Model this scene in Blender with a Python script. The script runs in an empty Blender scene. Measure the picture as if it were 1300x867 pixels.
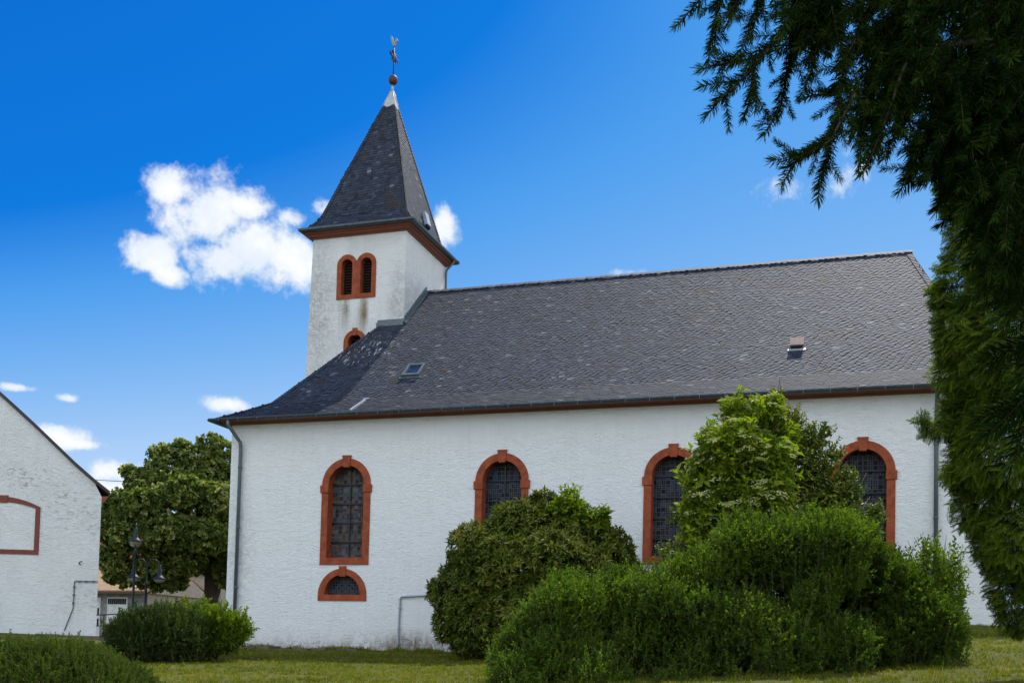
import bpy, bmesh, math, random
import numpy as np
from mathutils import Vector, Matrix
rng = np.random.default_rng(7)
random.seed(7)
SC = bpy.context.scene
COL = SC.collection
PI = math.pi

# ------------------------------------------------------------------ camera
FPX, PITCH, ROLL, YAW = 1392.256, .0495, .0249, -.3124
PX, PY = 650.0, 761.89
CAM = np.array([16.6548, -31.8154, .0243])
_f = np.array([math.sin(YAW)*math.cos(PITCH), math.cos(YAW)*math.cos(PITCH), math.sin(PITCH)])
_r0 = np.array([math.cos(YAW), -math.sin(YAW), 0.0])
_u0 = np.cross(_r0, _f)
_r = math.cos(ROLL)*_r0 + math.sin(ROLL)*_u0
_u = -math.sin(ROLL)*_r0 + math.cos(ROLL)*_u0
def ray(x, y): return _f + _r*(x-PX)/FPX + _u*(PY-y)/FPX
def atY(x, y, Y):
    d = ray(x, y); return CAM + d*(Y-CAM[1])/d[1]
def atD(x, y, D): return CAM + ray(x, y)*D

cd = bpy.data.cameras.new('camera'); cam = bpy.data.objects.new('camera', cd); COL.objects.link(cam)
m = Matrix.Identity(4)
for i in range(3):
    m[i][0] = _r[i]; m[i][1] = _u[i]; m[i][2] = -_f[i]; m[i][3] = CAM[i]
cam.matrix_world = m
cd.sensor_width = 36; cd.lens = FPX/1300*36
cd.shift_y = (PY-433.5)/1300
cd.clip_start = .1; cd.clip_end = 3000
SC.camera = cam

# ------------------------------------------------------------------ sun, sky, exposure
SUN_EL, SUN_AZ = math.radians(54), math.radians(84)     # azimuth from +X towards +Y (high behind the church)
S = Vector((math.cos(SUN_EL)*math.cos(SUN_AZ), math.cos(SUN_EL)*math.sin(SUN_AZ), math.sin(SUN_EL)))
sl = bpy.data.lights.new('sun', 'SUN'); so = bpy.data.objects.new('sun', sl); COL.objects.link(so)
sl.energy = 3.6; sl.angle = math.radians(.53); sl.color = (1, .955, .89)
so.rotation_euler = S.to_track_quat('Z', 'Y').to_euler(); so.location = (20, 40, 60)
SC.view_settings.view_transform = 'Standard'; SC.view_settings.look = 'None'
SC.view_settings.exposure = 0.55; SC.view_settings.gamma = 1
world = bpy.data.worlds.new('World'); SC.world = world; world.use_nodes = True

def build_world():
    nt = world.node_tree; N = nt.nodes; L = nt.links; N.clear()
    out = N.new('ShaderNodeOutputWorld'); bg = N.new('ShaderNodeBackground')
    L.new(bg.outputs[0], out.inputs[0]); bg.inputs[1].default_value = .125
    sky = N.new('ShaderNodeTexSky'); sky.sky_type = 'NISHITA'; sky.sun_disc = False
    sky.sun_elevation = SUN_EL; sky.sun_rotation = PI/2 - SUN_AZ
    sky.air_density = 1.0; sky.dust_density = .4; sky.ozone_density = 3.0; sky.altitude = 200
    tc = N.new('ShaderNodeTexCoord')
    # deep blue, polarised looking sky: the brightness of the daylight sky picks its colour
    sp = N.new('ShaderNodeSeparateColor'); L.new(sky.outputs[0], sp.inputs[0])
    gf = N.new('ShaderNodeMapRange'); gf.inputs['From Min'].default_value = 1.5; gf.inputs['From Max'].default_value = 6.5
    L.new(sp.outputs[1], gf.inputs['Value'])
    rp = N.new('ShaderNodeValToRGB'); el_ = rp.color_ramp.elements
    stops = [(1.5, (.01, .45, 2.8)), (3.3, (.03, 1.08, 4.05)), (3.7, (.42, 1.9, 4.7)), (4.35, (1.2, 2.65, 4.95)), (5.0, (2.1, 3.3, 5.1)), (6.5, (3.4, 4.5, 6.0))]
    while len(el_) < len(stops): el_.new(.5)
    for e_, (g_, c_) in zip(el_, stops): e_.position = (g_-1.5)/5; e_.color = (c_[0]/10, c_[1]/10, c_[2]/10, 1)
    L.new(gf.outputs[0], rp.inputs[0])
    hs = N.new('ShaderNodeMix'); hs.data_type = 'RGBA'; hs.blend_type = 'MULTIPLY'; hs.inputs['Factor'].default_value = 1
    L.new(rp.outputs[0], hs.inputs['A']); hs.inputs['B'].default_value = (10, 10, 10, 1)
    def M(op, a, b=None, c=None):
        n = N.new('ShaderNodeMath'); n.operation = op
        for i, v in enumerate((a, b, c)):
            if v is None: continue
            if isinstance(v, (int, float)): n.inputs[i].default_value = v
            else: L.new(v, n.inputs[i])
        return n.outputs[0]
    sep = N.new('ShaderNodeSeparateXYZ'); L.new(tc.outputs['Generated'], sep.inputs[0])
    az = M('ARCTAN2', sep.outputs[0], sep.outputs[1]); el = M('ARCSINE', sep.outputs[2])
    # soft warp so the cloud outlines are not ellipses
    nz = N.new('ShaderNodeTexNoise'); nz.inputs['Scale'].default_value = 15; nz.inputs['Detail'].default_value = 12
    nz.inputs['Roughness'].default_value = .64; nz.inputs['Distortion'].default_value = .25
    L.new(tc.outputs['Generated'], nz.inputs['Vector'])
    nz2 = N.new('ShaderNodeTexNoise'); nz2.inputs['Scale'].default_value = 48; nz2.inputs['Detail'].default_value = 9; nz2.inputs['Roughness'].default_value = .62
    L.new(tc.outputs['Generated'], nz2.inputs['Vector'])
    clouds = [  # bearing and height of each cumulus puff, half sizes in pixels of a 1300 px wide view
        (268, 272, 66, 48, 1), (318, 312, 66, 46, 1), (222, 240, 36, 26, 1), (192, 322, 36, 24, 1), (285, 330, 50, 28, 1), (365, 328, 48, 34, 1), (214, 348, 24, 13, 1), (310, 262, 40, 26, 1),
        (372, 276, 24, 12, .8), (412, 262, 22, 12, .7), (562, 292, 20, 30, .95), (70, 556, 50, 14, 1), (98, 563, 34, 8, 1), (152, 600, 42, 16, 1), (160, 625, 60, 24, 1),
        (284, 513, 28, 9, .85), (24, 492, 24, 5, .7), (84, 505, 18, 5, .7), (1084, 226, 26, 30, .62), (994, 243, 22, 14, .36),
        (1075, 190, 12, 20, .5), (790, 346, 26, 5, .4)]
    best = None
    for (x, y, a, b, k) in clouds:
        if k <= 0: continue
        d = ray(x, y); d = d/np.linalg.norm(d); a0 = math.atan2(d[0], d[1]); e0 = math.asin(d[2])
        d2 = ray(x+1, y); a2 = math.atan2(d2[0], d2[1]); sx = abs(a2-a0)*a
        d3 = ray(x, y-1); d3 = d3/np.linalg.norm(d3); sy = abs(math.asin(d3[2])-e0)*b
        du = M('MULTIPLY', M('SUBTRACT', az, a0), 1/sx); dv = M('MULTIPLY', M('SUBTRACT', el, e0), 1/sy)
        r2 = M('SQRT', M('ADD', M('MULTIPLY', du, du), M('MULTIPLY', dv, dv)))
        v = M('MULTIPLY', M('SUBTRACT', 1.38, r2), 1.0)
        v = M('MULTIPLY', M('MINIMUM', v, 1.0), k) if k < 1 else v
        best = v if best is None else M('MAXIMUM', best, v)
    # added cloud bank, unseen behind the viewer, brightens the church front
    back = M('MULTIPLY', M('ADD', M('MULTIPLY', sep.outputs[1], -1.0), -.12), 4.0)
    back = M('MAXIMUM', back, M('MULTIPLY', M('SUBTRACT', sep.outputs[0], .42), 5.0))  # second unseen bank added at the right to lift right-facing walls
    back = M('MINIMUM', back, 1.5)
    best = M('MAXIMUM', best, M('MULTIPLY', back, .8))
    n1 = M('MULTIPLY', M('SUBTRACT', nz.outputs[0], .5), 1.9)
    n2 = M('MULTIPLY', M('SUBTRACT', nz2.outputs[0], .5), 1.9)
    dens = M('ADD', M('ADD', best, n1), n2)
    mr = N.new('ShaderNodeMapRange'); mr.interpolation_type = 'SMOOTHSTEP'
    mr.inputs['From Min'].default_value = .06; mr.inputs['From Max'].default_value = .85
    L.new(dens, mr.inputs['Value'])
    # cloud body: bright tops, slightly grey where thick
    cr = N.new('ShaderNodeMapRange'); cr.inputs['From Min'].default_value = .35; cr.inputs['From Max'].default_value = 1.35
    L.new(dens, cr.inputs['Value'])
    cm = N.new('ShaderNodeMix'); cm.data_type = 'RGBA'
    n3 = N.new('ShaderNodeTexNoise'); n3.inputs['Scale'].default_value = 20; n3.inputs['Detail'].default_value = 7; L.new(tc.outputs['Generated'], n3.inputs['Vector'])
    g3 = N.new('ShaderNodeMapRange'); g3.interpolation_type = 'SMOOTHSTEP'; g3.inputs['From Min'].default_value = .36; g3.inputs['From Max'].default_value = .56; g3.inputs['To Min'].default_value = .3
    L.new(n3.outputs[0], g3.inputs['Value']); L.new(M('MULTIPLY', cr.outputs[0], g3.outputs[0]), cm.inputs['Factor'])
    cm.inputs['A'].default_value = (4.2, 4.7, 5.3, 1); cm.inputs['B'].default_value = (5.7, 5.7, 5.75, 1)
    mix = N.new('ShaderNodeMix'); mix.data_type = 'RGBA'
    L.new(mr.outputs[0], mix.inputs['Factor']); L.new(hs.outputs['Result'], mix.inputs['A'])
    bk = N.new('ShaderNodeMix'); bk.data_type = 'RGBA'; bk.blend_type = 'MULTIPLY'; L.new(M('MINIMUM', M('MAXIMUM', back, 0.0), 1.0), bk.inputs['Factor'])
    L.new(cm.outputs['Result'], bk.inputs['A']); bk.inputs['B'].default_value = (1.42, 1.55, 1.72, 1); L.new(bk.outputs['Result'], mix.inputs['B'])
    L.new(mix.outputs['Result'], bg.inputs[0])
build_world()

# ------------------------------------------------------------------ object helpers
def tag(o, label=None, cat=None, group=None, kind=None):
    if label: o['label'] = label
    if cat: o['category'] = cat
    if group: o['group'] = group
    if kind: o['kind'] = kind
    return o
def empty(name, loc, label=None, cat=None, group=None):
    o = bpy.data.objects.new(name, None); COL.objects.link(o); o.location = Vector([float(v) for v in loc]); o.empty_display_size = .2
    return tag(o, label, cat, group)
def link(name, me, mats, parent=None):
    o = bpy.data.objects.new(name, me); COL.objects.link(o)
    for mt in (mats if isinstance(mats, (list, tuple)) else [mats]): me.materials.append(mt)
    if parent is not None:
        o.parent = parent
        p = parent; M_ = Matrix.Identity(4)
        while p is not None:            # all meshes are drawn in world coordinates
            M_ = Matrix.Translation(p.location) @ M_; p = p.parent
        o.matrix_parent_inverse = M_.inverted() if parent.parent is None else Matrix.Identity(4)
    return o

class MB:
    """collects polygons with a per-face material index and tint"""
    def __init__(s): s.v = []; s.f = []; s.m = []; s.t = []; s.n = 0; s.smooth = []
    def add(s, V, F, mat=0, tint=.5, smooth=False):
        V = np.asarray(V, float).reshape(-1, 3); s.v.append(V)
        for f in F: s.f.append([i+s.n for i in f])
        k = len(F); s.m += [mat]*k; s.smooth += [smooth]*k
        s.t += list(tint) if hasattr(tint, '__len__') else [tint]*k
        s.n += len(V)
    def box(s, a, b, mat=0, tint=.5):
        (x0, y0, z0), (x1, y1, z1) = a, b
        V = [(x, y, z) for z in (z0, z1) for y in (y0, y1) for x in (x0, x1)]
        s.add(V, [(0,2,3,1), (4,5,7,6), (0,1,5,4), (2,6,7,3), (0,4,6,2), (1,3,7,5)], mat, tint)
    def tube(s, pts, rad, sides=8, mat=0, tint=.5, cap=True):
        pts = [np.asarray(p, float) for p in pts]
        rad = rad if hasattr(rad, '__len__') else [rad]*len(pts)
        V = []; n = len(pts); ref = None
        for i, p in enumerate(pts):
            d = pts[min(i+1, n-1)] - pts[max(i-1, 0)]; d = d/(np.linalg.norm(d)+1e-12)
            if ref is None: ref = np.array([0, 0, 1.]) if abs(d[2]) < .9 else np.array([1., 0, 0])
            a = np.cross(d, ref); a /= np.linalg.norm(a)+1e-12; b = np.cross(d, a); ref = -b if False else ref
            for k in range(sides):
                t = 2*PI*k/sides; V.append(p + rad[i]*(math.cos(t)*a + math.sin(t)*b))
        F = [(i*sides+k, i*sides+(k+1) % sides, (i+1)*sides+(k+1) % sides, (i+1)*sides+k) for i in range(n-1) for k in range(sides)]
        if cap: F += [tuple(range(sides))[::-1], tuple(range((n-1)*sides, n*sides))]
        s.add(V, F, mat, tint, True)
    def lathe(s, c, prof, sides=20, mat=0, tint=.5):
        c = np.asarray(c, float); V = []
        for (r, z) in prof:
            for k in range(sides):
                t = 2*PI*k/sides; V.append(c + np.array([r*math.cos(t), r*math.sin(t), z]))
        n = len(prof)
        F = [(i*sides+k, i*sides+(k+1) % sides, (i+1)*sides+(k+1) % sides, (i+1)*sides+k) for i in range(n-1) for k in range(sides)]
        F += [tuple(range(sides))[::-1], tuple(range((n-1)*sides, n*sides))]
        s.add(V, F, mat, tint, True)
    def prism(s, poly, axis, a, b, mat=0):
        """closed polygon in the two other axes, extruded along axis from a to b"""
        def P(q, h):
            q = list(q); q.insert(axis, h); return q
        n = len(poly); V = [P(q, a) for q in poly] + [P(q, b) for q in poly]
        F = [tuple(range(n))[::-1], tuple(range(n, 2*n))] + [(i, (i+1) % n, n+(i+1) % n, n+i) for i in range(n)]
        s.add(V, F, mat)
    def build(s, name, mats, parent=None, recalc=False):
        me = bpy.data.meshes.new(name)
        V = np.concatenate(s.v) if s.v else np.zeros((0, 3))
        me.from_pydata(V.tolist(), [], s.f)
        me.polygons.foreach_set('material_index', s.m); me.polygons.foreach_set('use_smooth', s.smooth)
        at = me.attributes.new('tint', 'FLOAT', 'FACE'); at.data.foreach_set('value', np.asarray(s.t, np.float32))
        if recalc:
            bm = bmesh.new(); bm.from_mesh(me); bmesh.ops.recalc_face_normals(bm, faces=bm.faces); bm.to_mesh(me); bm.free()
        me.update()
        return link(name, me, mats, parent)

class NB:
    """fast numpy mesh: many copies of small templates; faces are all quads or all triangles"""
    def __init__(s): s.v = []; s.f = []; s.t = []; s.m = []; s.n = 0
    def scatter(s, tmpl, P, R, Sc, mat=None, tshift=None):
        """tmpl=(verts m×3, quads k×4, tint k, mat k); P n×3, R n×3×3, Sc n"""
        V0, F0, T0, M0 = tmpl; n = len(P)
        if n == 0: return
        V = np.einsum('nij,mj->nmi', R, V0)*Sc[:, None, None] + P[:, None, :]
        F = F0[None] + (np.arange(n)*len(V0))[:, None, None] + s.n
        T = np.broadcast_to(T0[None], (n, len(T0))) + (tshift[:, None] if tshift is not None else rng.uniform(-.18, .18, (n, 1)))
        s.v.append(V.reshape(-1, 3)); s.f.append(F.reshape(-1, 4)); s.t.append(T.ravel()); s.m.append(np.tile(M0, n))
        s.n += n*len(V0)
    def build(s, name, mats, parent=None):
        me = bpy.data.meshes.new(name)
        V = np.concatenate(s.v).astype(np.float32); F = np.concatenate(s.f).astype(np.int32)
        T = np.clip(np.concatenate(s.t), 0, 1).astype(np.float32); Mi = np.concatenate(s.m).astype(np.int32)
        me.vertices.add(len(V)); me.vertices.foreach_set('co', V.ravel())
        me.loops.add(F.size); me.loops.foreach_set('vertex_index', F.ravel())
        me.polygons.add(len(F)); me.polygons.foreach_set('loop_start', np.arange(0, F.size, 4, dtype=np.int32))
        me.polygons.foreach_set('material_index', Mi)
        me.update(calc_edges=True)
        at = me.attributes.new('tint', 'FLOAT', 'FACE'); at.data.foreach_set('value', T)
        return link(name, me, mats, parent)

def frames(D, spin=None, up=None):
    """n rotation matrices whose local x is D; local z near up"""
    n = len(D); D = D/(np.linalg.norm(D, axis=1, keepdims=True)+1e-9)
    up = np.tile(np.array([[0, 0, 1.]]), (n, 1)) if up is None else up
    Yv = np.cross(up, D); bad = np.linalg.norm(Yv, axis=1) < 1e-3; Yv[bad] = np.array([1., 0, 0])
    Yv /= np.linalg.norm(Yv, axis=1, keepdims=True); Z = np.cross(D, Yv)
    if spin is not None:
        c, s_ = np.cos(spin)[:, None], np.sin(spin)[:, None]
        Yv, Z = c*Yv + s_*Z, -s_*Yv + c*Z
    return np.stack([D, Yv, Z], axis=2)

# ------------------------------------------------------------------ materials
def new_mat(name):
    mt = bpy.data.materials.new(name); mt.use_nodes = True
    nt = mt.node_tree; b = nt.nodes['Principled BSDF']
    return mt, nt, b
def nd(nt, t, **kw):
    n = nt.nodes.new(t)
    for k, v in kw.items():
        if hasattr(n, k) and k not in n.inputs: setattr(n, k, v)
        else: n.inputs[k].default_value = v
    return n
def ramp(nt, fac, stops):
    r = nt.nodes.new('ShaderNodeValToRGB'); e = r.color_ramp.elements
    while len(e) < len(stops): e.new(.5)
    for i, (p, c) in enumerate(stops): e[i].position = p; e[i].color = (*c, 1) if len(c) == 3 else c
    nt.links.new(fac, r.inputs[0]); return r.outputs[0]
def mixc(nt, fac, a, b, mode='MIX'):
    n = nt.nodes.new('ShaderNodeMix'); n.data_type = 'RGBA'; n.blend_type = mode
    for k, v in (('Factor', fac), ('A', a), ('B', b)):
        if isinstance(v, (int, float)): n.inputs[k].default_value = v
        elif isinstance(v, tuple): n.inputs[k].default_value = (*v, 1) if len(v) == 3 else v
        else: nt.links.new(v, n.inputs[k])
    return n.outputs['Result']
def mth(nt, op, a, b=0.0, c=0.0):
    n = nt.nodes.new('ShaderNodeMath'); n.operation = op
    for i, v in enumerate((a, b, c)):
        if isinstance(v, (int, float)): n.inputs[i].default_value = v
        else: nt.links.new(v, n.inputs[i])
    return n.outputs[0]
def noise(nt, scale, detail=5, rough=.5, vec=None, stretch=None, dist=0):
    n = nd(nt, 'ShaderNodeTexNoise'); n.inputs['Scale'].default_value = scale; n.inputs['Detail'].default_value = detail
    n.inputs['Roughness'].default_value = rough; n.inputs['Distortion'].default_value = dist
    tc = nt.nodes.new('ShaderNodeTexCoord'); src = tc.outputs['Object']
    if stretch:
        mp = nt.nodes.new('ShaderNodeMapping'); mp.inputs['Scale'].default_value = stretch; nt.links.new(src, mp.inputs[0]); src = mp.outputs[0]
    nt.links.new(vec if vec is not None else src, n.inputs['Vector']); return n.outputs[0]
def bump(nt, b, h, strength, dist=.01):
    n = nt.nodes.new('ShaderNodeBump'); n.inputs['Strength'].default_value = strength; n.inputs['Distance'].default_value = dist
    nt.links.new(h, n.inputs['Height']); nt.links.new(n.outputs[0], b.inputs['Normal'])
def sepo(nt):
    tc = nt.nodes.new('ShaderNodeTexCoord'); s = nt.nodes.new('ShaderNodeSeparateXYZ'); nt.links.new(tc.outputs['Object'], s.inputs[0]); return s.outputs
def blob(nt, xyz, c, r, soft=.6):
    """1 inside an ellipsoid round c with half sizes r, fading outwards"""
    tot = None
    for i in range(3):
        if r[i] is None: continue
        d = mth(nt, 'MULTIPLY', mth(nt, 'SUBTRACT', xyz[i], c[i]), 1/r[i]); d = mth(nt, 'MULTIPLY', d, d)
        tot = d if tot is None else mth(nt, 'ADD', tot, d)
    n = nt.nodes.new('ShaderNodeMapRange'); n.interpolation_type = 'SMOOTHSTEP'
    n.inputs['From Min'].default_value = 1.0; n.inputs['From Max'].default_value = 1.0-soft
    nt.links.new(mth(nt, 'SQRT', tot), n.inputs['Value']); return n.outputs[0]

def plain(name, col, rough=.6, metal=0, var=.25, scale=6, bs=.15, bscale=40, spec=.5):
    mt, nt, b = new_mat(name)
    n = noise(nt, scale, 6, .6)
    dark = tuple(c*(1-var) for c in col); lite = tuple(min(1, c*(1+var*.6)) for c in col)
    nt.links.new(ramp(nt, n, [(.3, dark), (.7, lite)]), b.inputs['Base Color'])
    b.inputs['Roughness'].default_value = rough; b.inputs['Metallic'].default_value = metal
    b.inputs['Specular IOR Level'].default_value = spec
    if bs: bump(nt, b, noise(nt, bscale, 4), bs, .006)
    return mt

def stucco(name, base=(.79, .79, .775), stains=(), dirt=.12, trowel=.6, stth=(.44, .57)):
    mt, nt, b = new_mat(name); o = sepo(nt)
    big = noise(nt, .9, 6, .6); med = noise(nt, 7, 5, .6)
    c = mixc(nt, mth(nt, 'MULTIPLY', ramp(nt, big, [(.42, (0,0,0)), (.75, (1,1,1))]), dirt), base, tuple(v*.72 for v in base))
    fl = ramp(nt, noise(nt, 16, 6, .7, stretch=(1, 1, 2.2)), [(.64, (0,0,0)), (.74, (1,1,1))])
    c = mixc(nt, mth(nt, 'MULTIPLY', fl, .28), c, (.36, .32, .26))
    run = ramp(nt, noise(nt, 1.6, 7, .7, stretch=(3.5, 3.5, .22)), [(.52, (0,0,0)), (.72, (1,1,1))])
    c = mixc(nt, mth(nt, 'MULTIPLY', run, .16), c, (.48, .46, .41))
    for (cen, r, col, k, str_) in stains:
        ns = noise(nt, 5 if str_ is None else 4.5, 9, .74, stretch=None if str_ == 'solid' else str_, dist=.6)
        msk = mth(nt, 'MULTIPLY', blob(nt, o, cen, r, .95), ramp(nt, ns, [(stth[0], (0,0,0)), (stth[1], (1,1,1))] if str_ != 'solid' else [(.25, (.35,.35,.35)), (.6, (1,1,1))]))
        c = mixc(nt, mth(nt, 'MULTIPLY', msk, k), c, col)
    nt.links.new(c, b.inputs['Base Color']); b.inputs['Roughness'].default_value = .9
    b.inputs['Specular IOR Level'].default_value = .15
    h = mth(nt, 'ADD', mth(nt, 'MULTIPLY', noise(nt, 6, 6, .62, stretch=(.8, 1, 1.7), dist=2.2), 1.3), mth(nt, 'MULTIPLY', noise(nt, 45, 4, .6), .45))
    bump(nt, b, h, min(1, trowel*1.5), .045)
    return mt

def leafmat(name, stops, rough=.5, trans=.3, spec=.35, tcol=None):
    rough, spec = rough+.12, spec*.45
    mt, nt, b = new_mat(name)
    at = nt.nodes.new('ShaderNodeAttribute'); at.attribute_name = 'tint'
    c = ramp(nt, at.outputs['Fac'], stops)
    nt.links.new(c, b.inputs['Base Color']); b.inputs['Roughness'].default_value = rough; b.inputs['Specular IOR Level'].default_value = spec
    tr = nt.nodes.new('ShaderNodeBsdfTranslucent')
    nt.links.new(mixc(nt, 1.0, c, tcol or (1.5, 1.6, .7), 'MULTIPLY'), tr.inputs[0])
    mx = nt.nodes.new('ShaderNodeMixShader'); mx.inputs[0].default_value = trans
    nt.links.new(b.outputs[0], mx.inputs[1]); nt.links.new(tr.outputs[0], mx.inputs[2])
    nt.links.new(mx.outputs[0], nt.nodes['Material Output'].inputs[0]); return mt

def slatemat(name, droppings=True):
    mt, nt, b = new_mat(name); o = sepo(nt)
    at = nt.nodes.new('ShaderNodeAttribute'); at.attribute_name = 'tint'
    c = ramp(nt, at.outputs['Fac'], [(0, (.013, .017, .027)), (.35, (.026, .033, .050)), (.7, (.042, .052, .073)), (.92, (.075, .085, .104)), (1, (.17, .17, .165))])
    n = noise(nt, 30, 6, .65)
    c = mixc(nt, ramp(nt, n, [(.5, (0,0,0)), (.8, (.5,.5,.5))]), c, (.10, .10, .10))
    moss = ramp(nt, noise(nt, 1.3, 8, .72), [(.56, (0,0,0)), (.66, (1,1,1))])
    c = mixc(nt, mth(nt, 'MULTIPLY', moss, .8), c, (.045, .03, .015))
    lich = ramp(nt, noise(nt, 11, 5, .7), [(.64, (0,0,0)), (.70, (1,1,1))])
    c = mixc(nt, mth(nt, 'MULTIPLY', lich, .4), c, (.22, .21, .19))
    if droppings:
        ns = noise(nt, 3.2, 6, .7, stretch=(3.2, .7, .7))
        msk = mth(nt, 'MULTIPLY', blob(nt, o, (-.9, 4.3, 11.1), (1.7, 1.9, 1.6), .8), ramp(nt, ns, [(.57, (0,0,0)), (.62, (1,1,1))]))
        c = mixc(nt, mth(nt, 'MULTIPLY', msk, .85), c, (.62, .62, .6))
    nt.links.new(c, b.inputs['Base Color']); b.inputs['Roughness'].default_value = .72
    b.inputs['Specular IOR Level'].default_value = .22
    bump(nt, b, noise(nt, 60, 5, .6), .35, .006)
    return mt

M_red = plain('red_sandstone_paint', (.285, .064, .024), .8, var=.4, scale=5, bs=.25, bscale=50, spec=.25)
M_redwood = plain('red_brown_board', (.20, .048, .022), .6, var=.2, scale=5)
M_zinc = plain('weathered_zinc', (.10, .125, .135), .5, .3, .25)
M_gutter = plain('dark_zinc', (.07, .085, .1), .4, .6, .25)
M_lead = plain('lead_flashing', (.36, .4, .44), .5, .3, .2)
M_pewter = plain('pale_metal_cap', (.42, .41, .38), .5, .5, .25)
M_black = plain('black_iron', (.012, .014, .018), .5, .3)
M_copper = plain('brown_copper_ball', (.10, .028, .018), .6, .1, .4, 3)
M_gilt = plain('pale_gilding', (.3, .27, .2), .5, .2)
M_louvre = plain('dark_louvre_wood', (.045, .022, .016), .7)
M_dark = plain('dark_inside', (.008, .008, .01), .9, bs=0)
M_white = plain('white_paint', (.72, .72, .7), .5)
M_brownmetal = plain('brown_painted_vent', (.24, .15, .12), .5, .0)
M_slate = slatemat('slate'); M_slate2 = slatemat('spire_slate', False)
M_bark = plain('bark', (.07, .05, .035), .9, var=.4, scale=12, bs=.6, bscale=25)
M_twig = plain('twig_bark', (.09, .06, .035), .85)
M_stone = plain('brown_stone', (.13, .1, .075), .9, var=.4, scale=8, bs=.6, bscale=20)

brown = (.20, .12, .05); grey = (.22, .21, .19)
M_wall = stucco('white_stucco', stains=[
    ((3.1, 0, .1), (1.6, None, .8), (.14, .085, .04), 1.0, None), ((2.95, 0, .02), (1.5, None, .75), (.15, .095, .05), .95, 'solid'),
    ((3, 0, .0), (14, None, .5), (.2, .16, .1), .9, None), ((3, 0, .0), (14, None, .9), (.4, .38, .33), .6, (1, 1, .6)),
    ((-3.2, 0, 3.2), (.9, None, 3), grey, .35, None)])
M_tower = stucco('tower_stucco', base=(.76, .75, .72), dirt=.5, stains=[
    ((-1.85, 6, 13.1), (.26, None, 1.1), (.19, .11, .03), 1.0, 'solid'), ((-1.95, 6, 13.0), (.36, None, 1.2), (.2, .13, .05), 1.0, (4, 1, .4)),
    ((-2.7, 6, 13.1), (.4, None, 1.3), (.17, .14, .08), 1.0, (4, 1, .4)), ((-2.62, 6, 13.25), (.2, None, .7), (.18, .14, .07), .7, 'solid'),
    ((-3.9, 6, 13.2), (1.2, None, 4.0), (.23, .22, .2), .95, (1.8, 1.5, 1.5)),
    ((-.4, 6, 13.2), (.7, None, 2.6), (.22, .21, .19), .95, (1.8, 1.5, 1.5)),
    ((-2.2, 6, 11.9), (1.4, None, 1.6), (.26, .24, .21), .6, None)], stth=(.36, .74))

# ------------------------------------------------------------------ ground
def gz(x, y):
    """lawn height: rises from the viewer to the church and to the right"""
    s = np.clip((np.asarray(x, float)-5)/13, 0, 1); s = s*s*(3-2*s)
    l = np.clip((-7-np.asarray(x, float))/6, 0, 1); l = l*l*(3-2*l)
    base = .03 + 1.08*s + .33*l
    t = np.clip((np.asarray(y, float)+31.8)/31.8, -1, 1)
    return -1.6 + t*(1.6+base)

def build_ground():
    xs = np.concatenate([[-900, -400, -150, -80], np.arange(-45, 45.1, 1.0), [80, 150, 400, 900]])
    ys = np.concatenate([[-300, -120, -60], np.arange(-40, 40.1, 1.0), [80, 150, 400, 900]])
    X, Y = np.meshgrid(xs, ys); Z = gz(X, Y) + .02*np.sin(X*1.7)*np.cos(Y*1.3)
    V = np.stack([X.ravel(), Y.ravel(), Z.ravel()], 1); nx = len(xs)
    F = [(j*nx+i, j*nx+i+1, (j+1)*nx+i+1, (j+1)*nx+i) for j in range(len(ys)-1) for i in range(nx-1)]
    mt, nt, b = new_mat('lawn_soil')
    n1 = noise(nt, .6, 6, .65); n2 = noise(nt, 8, 5, .6)
    c = ramp(nt, n1, [(.3, (.055, .075, .008)), (.55, (.10, .10, .014)), (.75, (.16, .14, .035))])
    c = mixc(nt, mth(nt, 'MULTIPLY', n2, .6), c, (.05, .05, .016))
    nt.links.new(c, b.inputs['Base Color']); b.inputs['Roughness'].default_value = .95; b.inputs['Specular IOR Level'].default_value = .1
    bump(nt, b, noise(nt, 25, 5), .6, .03)
    mb = MB(); mb.add(V, F, smooth=True)
    tag(mb.build('ground', mt), kind='structure')
build_ground()

# ------------------------------------------------------------------ arches
def arch(cx, hw, spring, bottom, n=24, rz=None):
    rz = rz or hw
    p = [(cx-hw, bottom)] + [(cx-hw*math.cos(PI*i/n), spring+rz*math.sin(PI*i/n)) for i in range(n+1)] + [(cx+hw, bottom)]
    return p
def surround(mb, outer, inner, y0, proud, depth, mat=0):
    """closed frame: front ring, outer edge back to the wall, reveal back to the pane"""
    n = len(outer)
    V = []
    for (x, z) in outer: V += [(x, y0+.01, z), (x, y0-proud, z)]
    for (x, z) in inner: V += [(x, y0-proud, z), (x, y0+depth, z)]
    F = []
    for i in range(n):
        j = (i+1) % n
        F.append((2*i, 2*j, 2*j+1, 2*i+1)); F.append((2*i+1, 2*j+1, 2*n+2*j, 2*n+2*i)); F.append((2*n+2*i, 2*n+2*j, 2*n+2*j+1, 2*n+2*i+1))
    mb.add(V, F, mat)
def wall_with_holes(mb, outline, holes, y):
    bm = bmesh.new(); es = []
    for loop in [outline]+holes:
        vs = [bm.verts.new((x, y, z)) for x, z in loop]
        es += [bm.edges.new((vs[i], vs[(i+1) % len(vs)])) for i in range(len(vs))]
    bmesh.ops.triangle_fill(bm, use_beauty=True, use_dissolve=False, edges=es)
    bm.verts.index_update()
    V = [tuple(v.co) for v in bm.verts]
    F = []
    for f in bm.faces:
        idx = [v.index for v in f.verts]
        F.append(idx if f.normal.y < 0 else idx[::-1])
    bm.free(); mb.add(V, F)

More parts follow.
